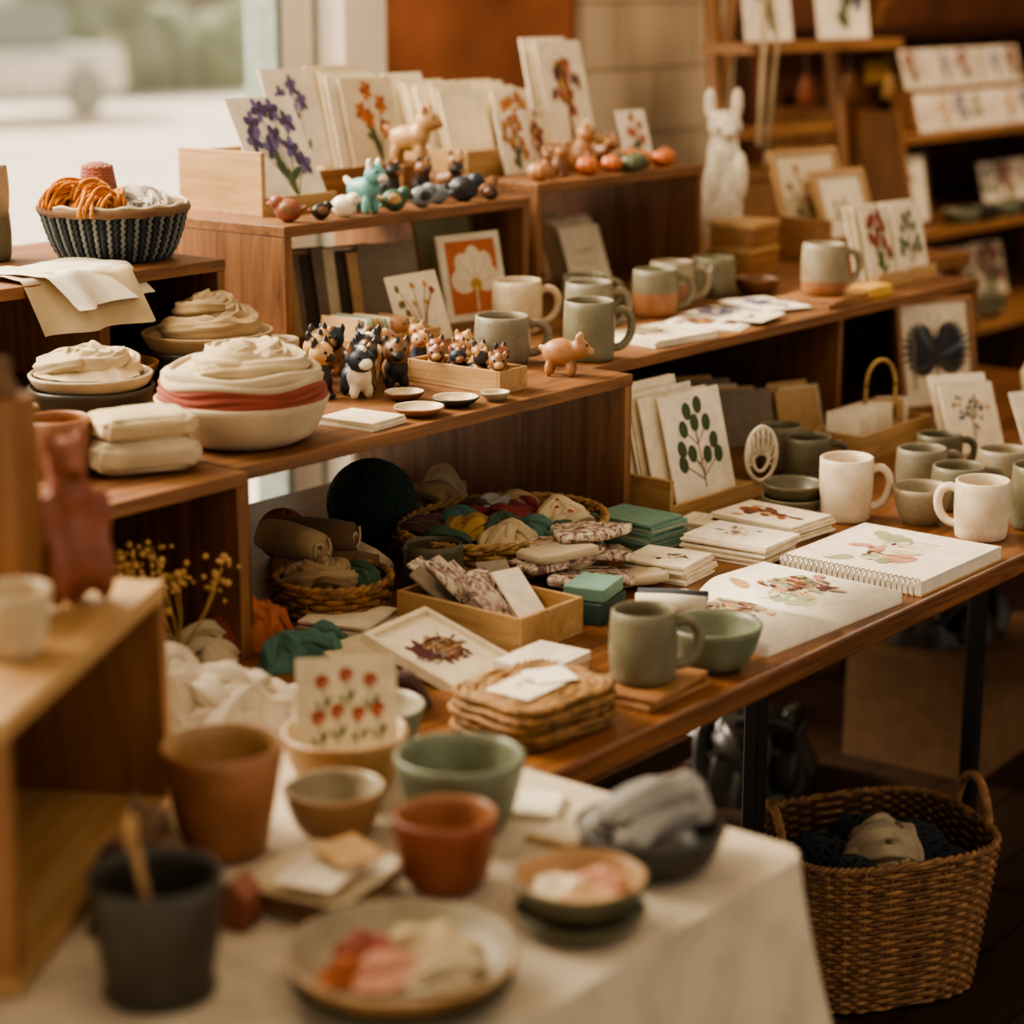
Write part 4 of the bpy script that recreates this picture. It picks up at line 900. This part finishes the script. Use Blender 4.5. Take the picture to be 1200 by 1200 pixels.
b.box(5.02,3.06,0,6.5,3.08,1.25,'wood_dark_z'); b.done()
b=B('art_card_row')
for i in range(8): card(b,T((i*.105,0,0.001))@Rz(-.15)@lean(0,.3),.075,.105,.002,'paper' if i%2 else 'white_card',['twig','orangef','purple','leafy'][i%4])
b.done((5.30,2.78,1.18))
b=B('art_card_row')
for i in range(7): card(b,T((i*.11,0,.001))@Rz(-.15)@lean(0,.3),.08,.115,.002,'white_card' if i%2 else 'paper',['poppy','twig','iris'][i%3])
b.box(-.06,-.03,-.1,.72,.04,0,'wood_mid_x'); b.done((5.56,2.97,1.281))
b=B('art_card_row')
for i in range(6): card(b,T((i*.12,0,.001))@Rz(-.15)@lean(0,.3),.09,.13,.002,'paper' if i%2 else 'white_card',['leafy','poppy','twig'][i%3],'wood_dark_x' if i%3==0 else None,.006)
b.done((5.80,2.82,.935))
scard('art_print',5.16,2.74,.935,.14,.18,'sketch',-.2,.2,'paper','wood_dark_x',.004,.01)
for i in range(4): bowl('green_bowl',5.30+.13*i,2.67,.935,.055,.035,.035,'c_green' if i%2==0 else 'c_dark')
for i in range(4): bowl('sage_bowl',5.2+.13*(i%2),2.60,.68+.03*(i//2),.062,.035,.04,'c_sage')
for i in range(4): scard('art_print',5.2+.17*i,2.76,.68,.15,.16,['script','sketch','leafy','poppy'][i],-.2,.25)
for i in range(3): bowl('brown_bowl',5.2+.17*i,2.6,.3,.07,.06,.04,'c_brown')
b=B('side_cabinet'); b.box(4.75,2.90,0,4.97,3.1,1.08,'wood_mid_z'); b.box(4.73,2.89,1.08,4.98,3.12,1.10,'wood_mid_x'); b.done(bev=.002)
bowl('small_woven_basket',4.88,2.98,1.10,.06,.05,.05,'wicker')
b=B('moon_wall_ornament')
pts=[(.09*C(t),.09*S(t)) for t in [pi*.35+i*pi*1.3/16 for i in range(17)]]+[(.03+.075*C(t),.0+.075*S(t)) for t in [pi*1.6-i*pi*1.2/16 for i in range(17)]]
n=len(pts); b.add([(x,0,z) for x,z in pts]+[(x,.01,z) for x,z in pts],[tuple(range(n))[::-1],tuple(range(n,2*n))]+[(i,(i+1)%n,n+(i+1)%n,n+i) for i in range(n)],'wood_mid_x'); b.done((5.95,3.28,1.45))
b=B('price_tag'); b.box(-.07,0,0,.07,.005,.07,'ochre'); b.done((5.9,3.285,1.28))
b=B('wall_shelf'); b.box(5.3,3.15,1.42,7.5,3.29,1.45,'wood_dark_x'); b.done()
for i in range(7):
    b=B('hanging_craft_ornament'); b.ball((0,0,0),(.04,.015,.06),['k_red','k_brown','k_tan','k_dark','k_clay','k_red','k_brown'][i]); b.tube([(0,0,.05),(0,0,.14)],.002,'f_cream',5); b.done((5.4+.25*i,3.24,1.26+.03*S(i*3)))
b=B('dark_bookcase')
for z in(0.02,.45,.9,1.3,1.7): b.box(6.62,2.2,z-.02,7.58,2.6,z,'wood_dark_x')
b.box(6.6,2.2,0,6.62,2.6,1.75,'wood_dark_z'); b.box(7.56,2.2,0,7.58,2.6,1.75,'wood_dark_z'); b.done()

# ================================================================== LIGHT
w=bpy.data.worlds.new('world'); sc.world=w; w.use_nodes=True; bg=w.node_tree.nodes['Background']; bg.inputs[0].default_value=(1.0,.82,.63,1); bg.inputs[1].default_value=.60
def light(n,t,loc,e,col,tgt=None,size=1,sy=None,**k):
    d=bpy.data.lights.new(n,t); d.energy=e; d.color=col
    if t=='AREA': d.size=size; d.shape='RECTANGLE'; d.size_y=sy or size
    o=bpy.data.objects.new(n,d); o.location=loc; sc.collection.objects.link(o)
    if tgt: o.rotation_euler=(Vector(tgt)-Vector(loc)).to_track_quat('-Z','Y').to_euler()
    for a,v_ in k.items(): setattr(d,a,v_)
    return o
light('sun','SUN',(0,8,6),8.0,(1,.86,.68),(1.2,4,2.6),angle=.3)
light('window_daylight','AREA',(1.5,3.2,2.25),82,(1,.86,.67),(2.1,1.6,.8),2.4,1.0)
light('fill_light','AREA',(1.6,.6,2.8),5,(1,.76,.50),(2.3,1.8,.8),1.0)  # added warm fill over the tables, not a real fixture
light('fill_light','AREA',(5.3,1.6,2.8),36,(1,.74,.50),(5.5,2.8,.9),.8)  # second fill, added only to brighten the dark right background
# ================================================================== CAMERA
cd=bpy.data.cameras.new('camera'); cam=bpy.data.objects.new('camera',cd); sc.collection.objects.link(cam); sc.camera=cam
cam.location=(0,0,1.57); cam.rotation_euler=(math.radians(75.9),0,math.radians(-51.2)); cd.lens=73.5; cd.sensor_width=36
cd.dof.use_dof=True; cd.dof.focus_distance=3.0; cd.dof.aperture_fstop=2.2; cd.clip_start=.05; cd.clip_end=200
sc.view_settings.view_transform='AgX'; sc.view_settings.look='AgX - Medium High Contrast'; sc.view_settings.exposure=.33
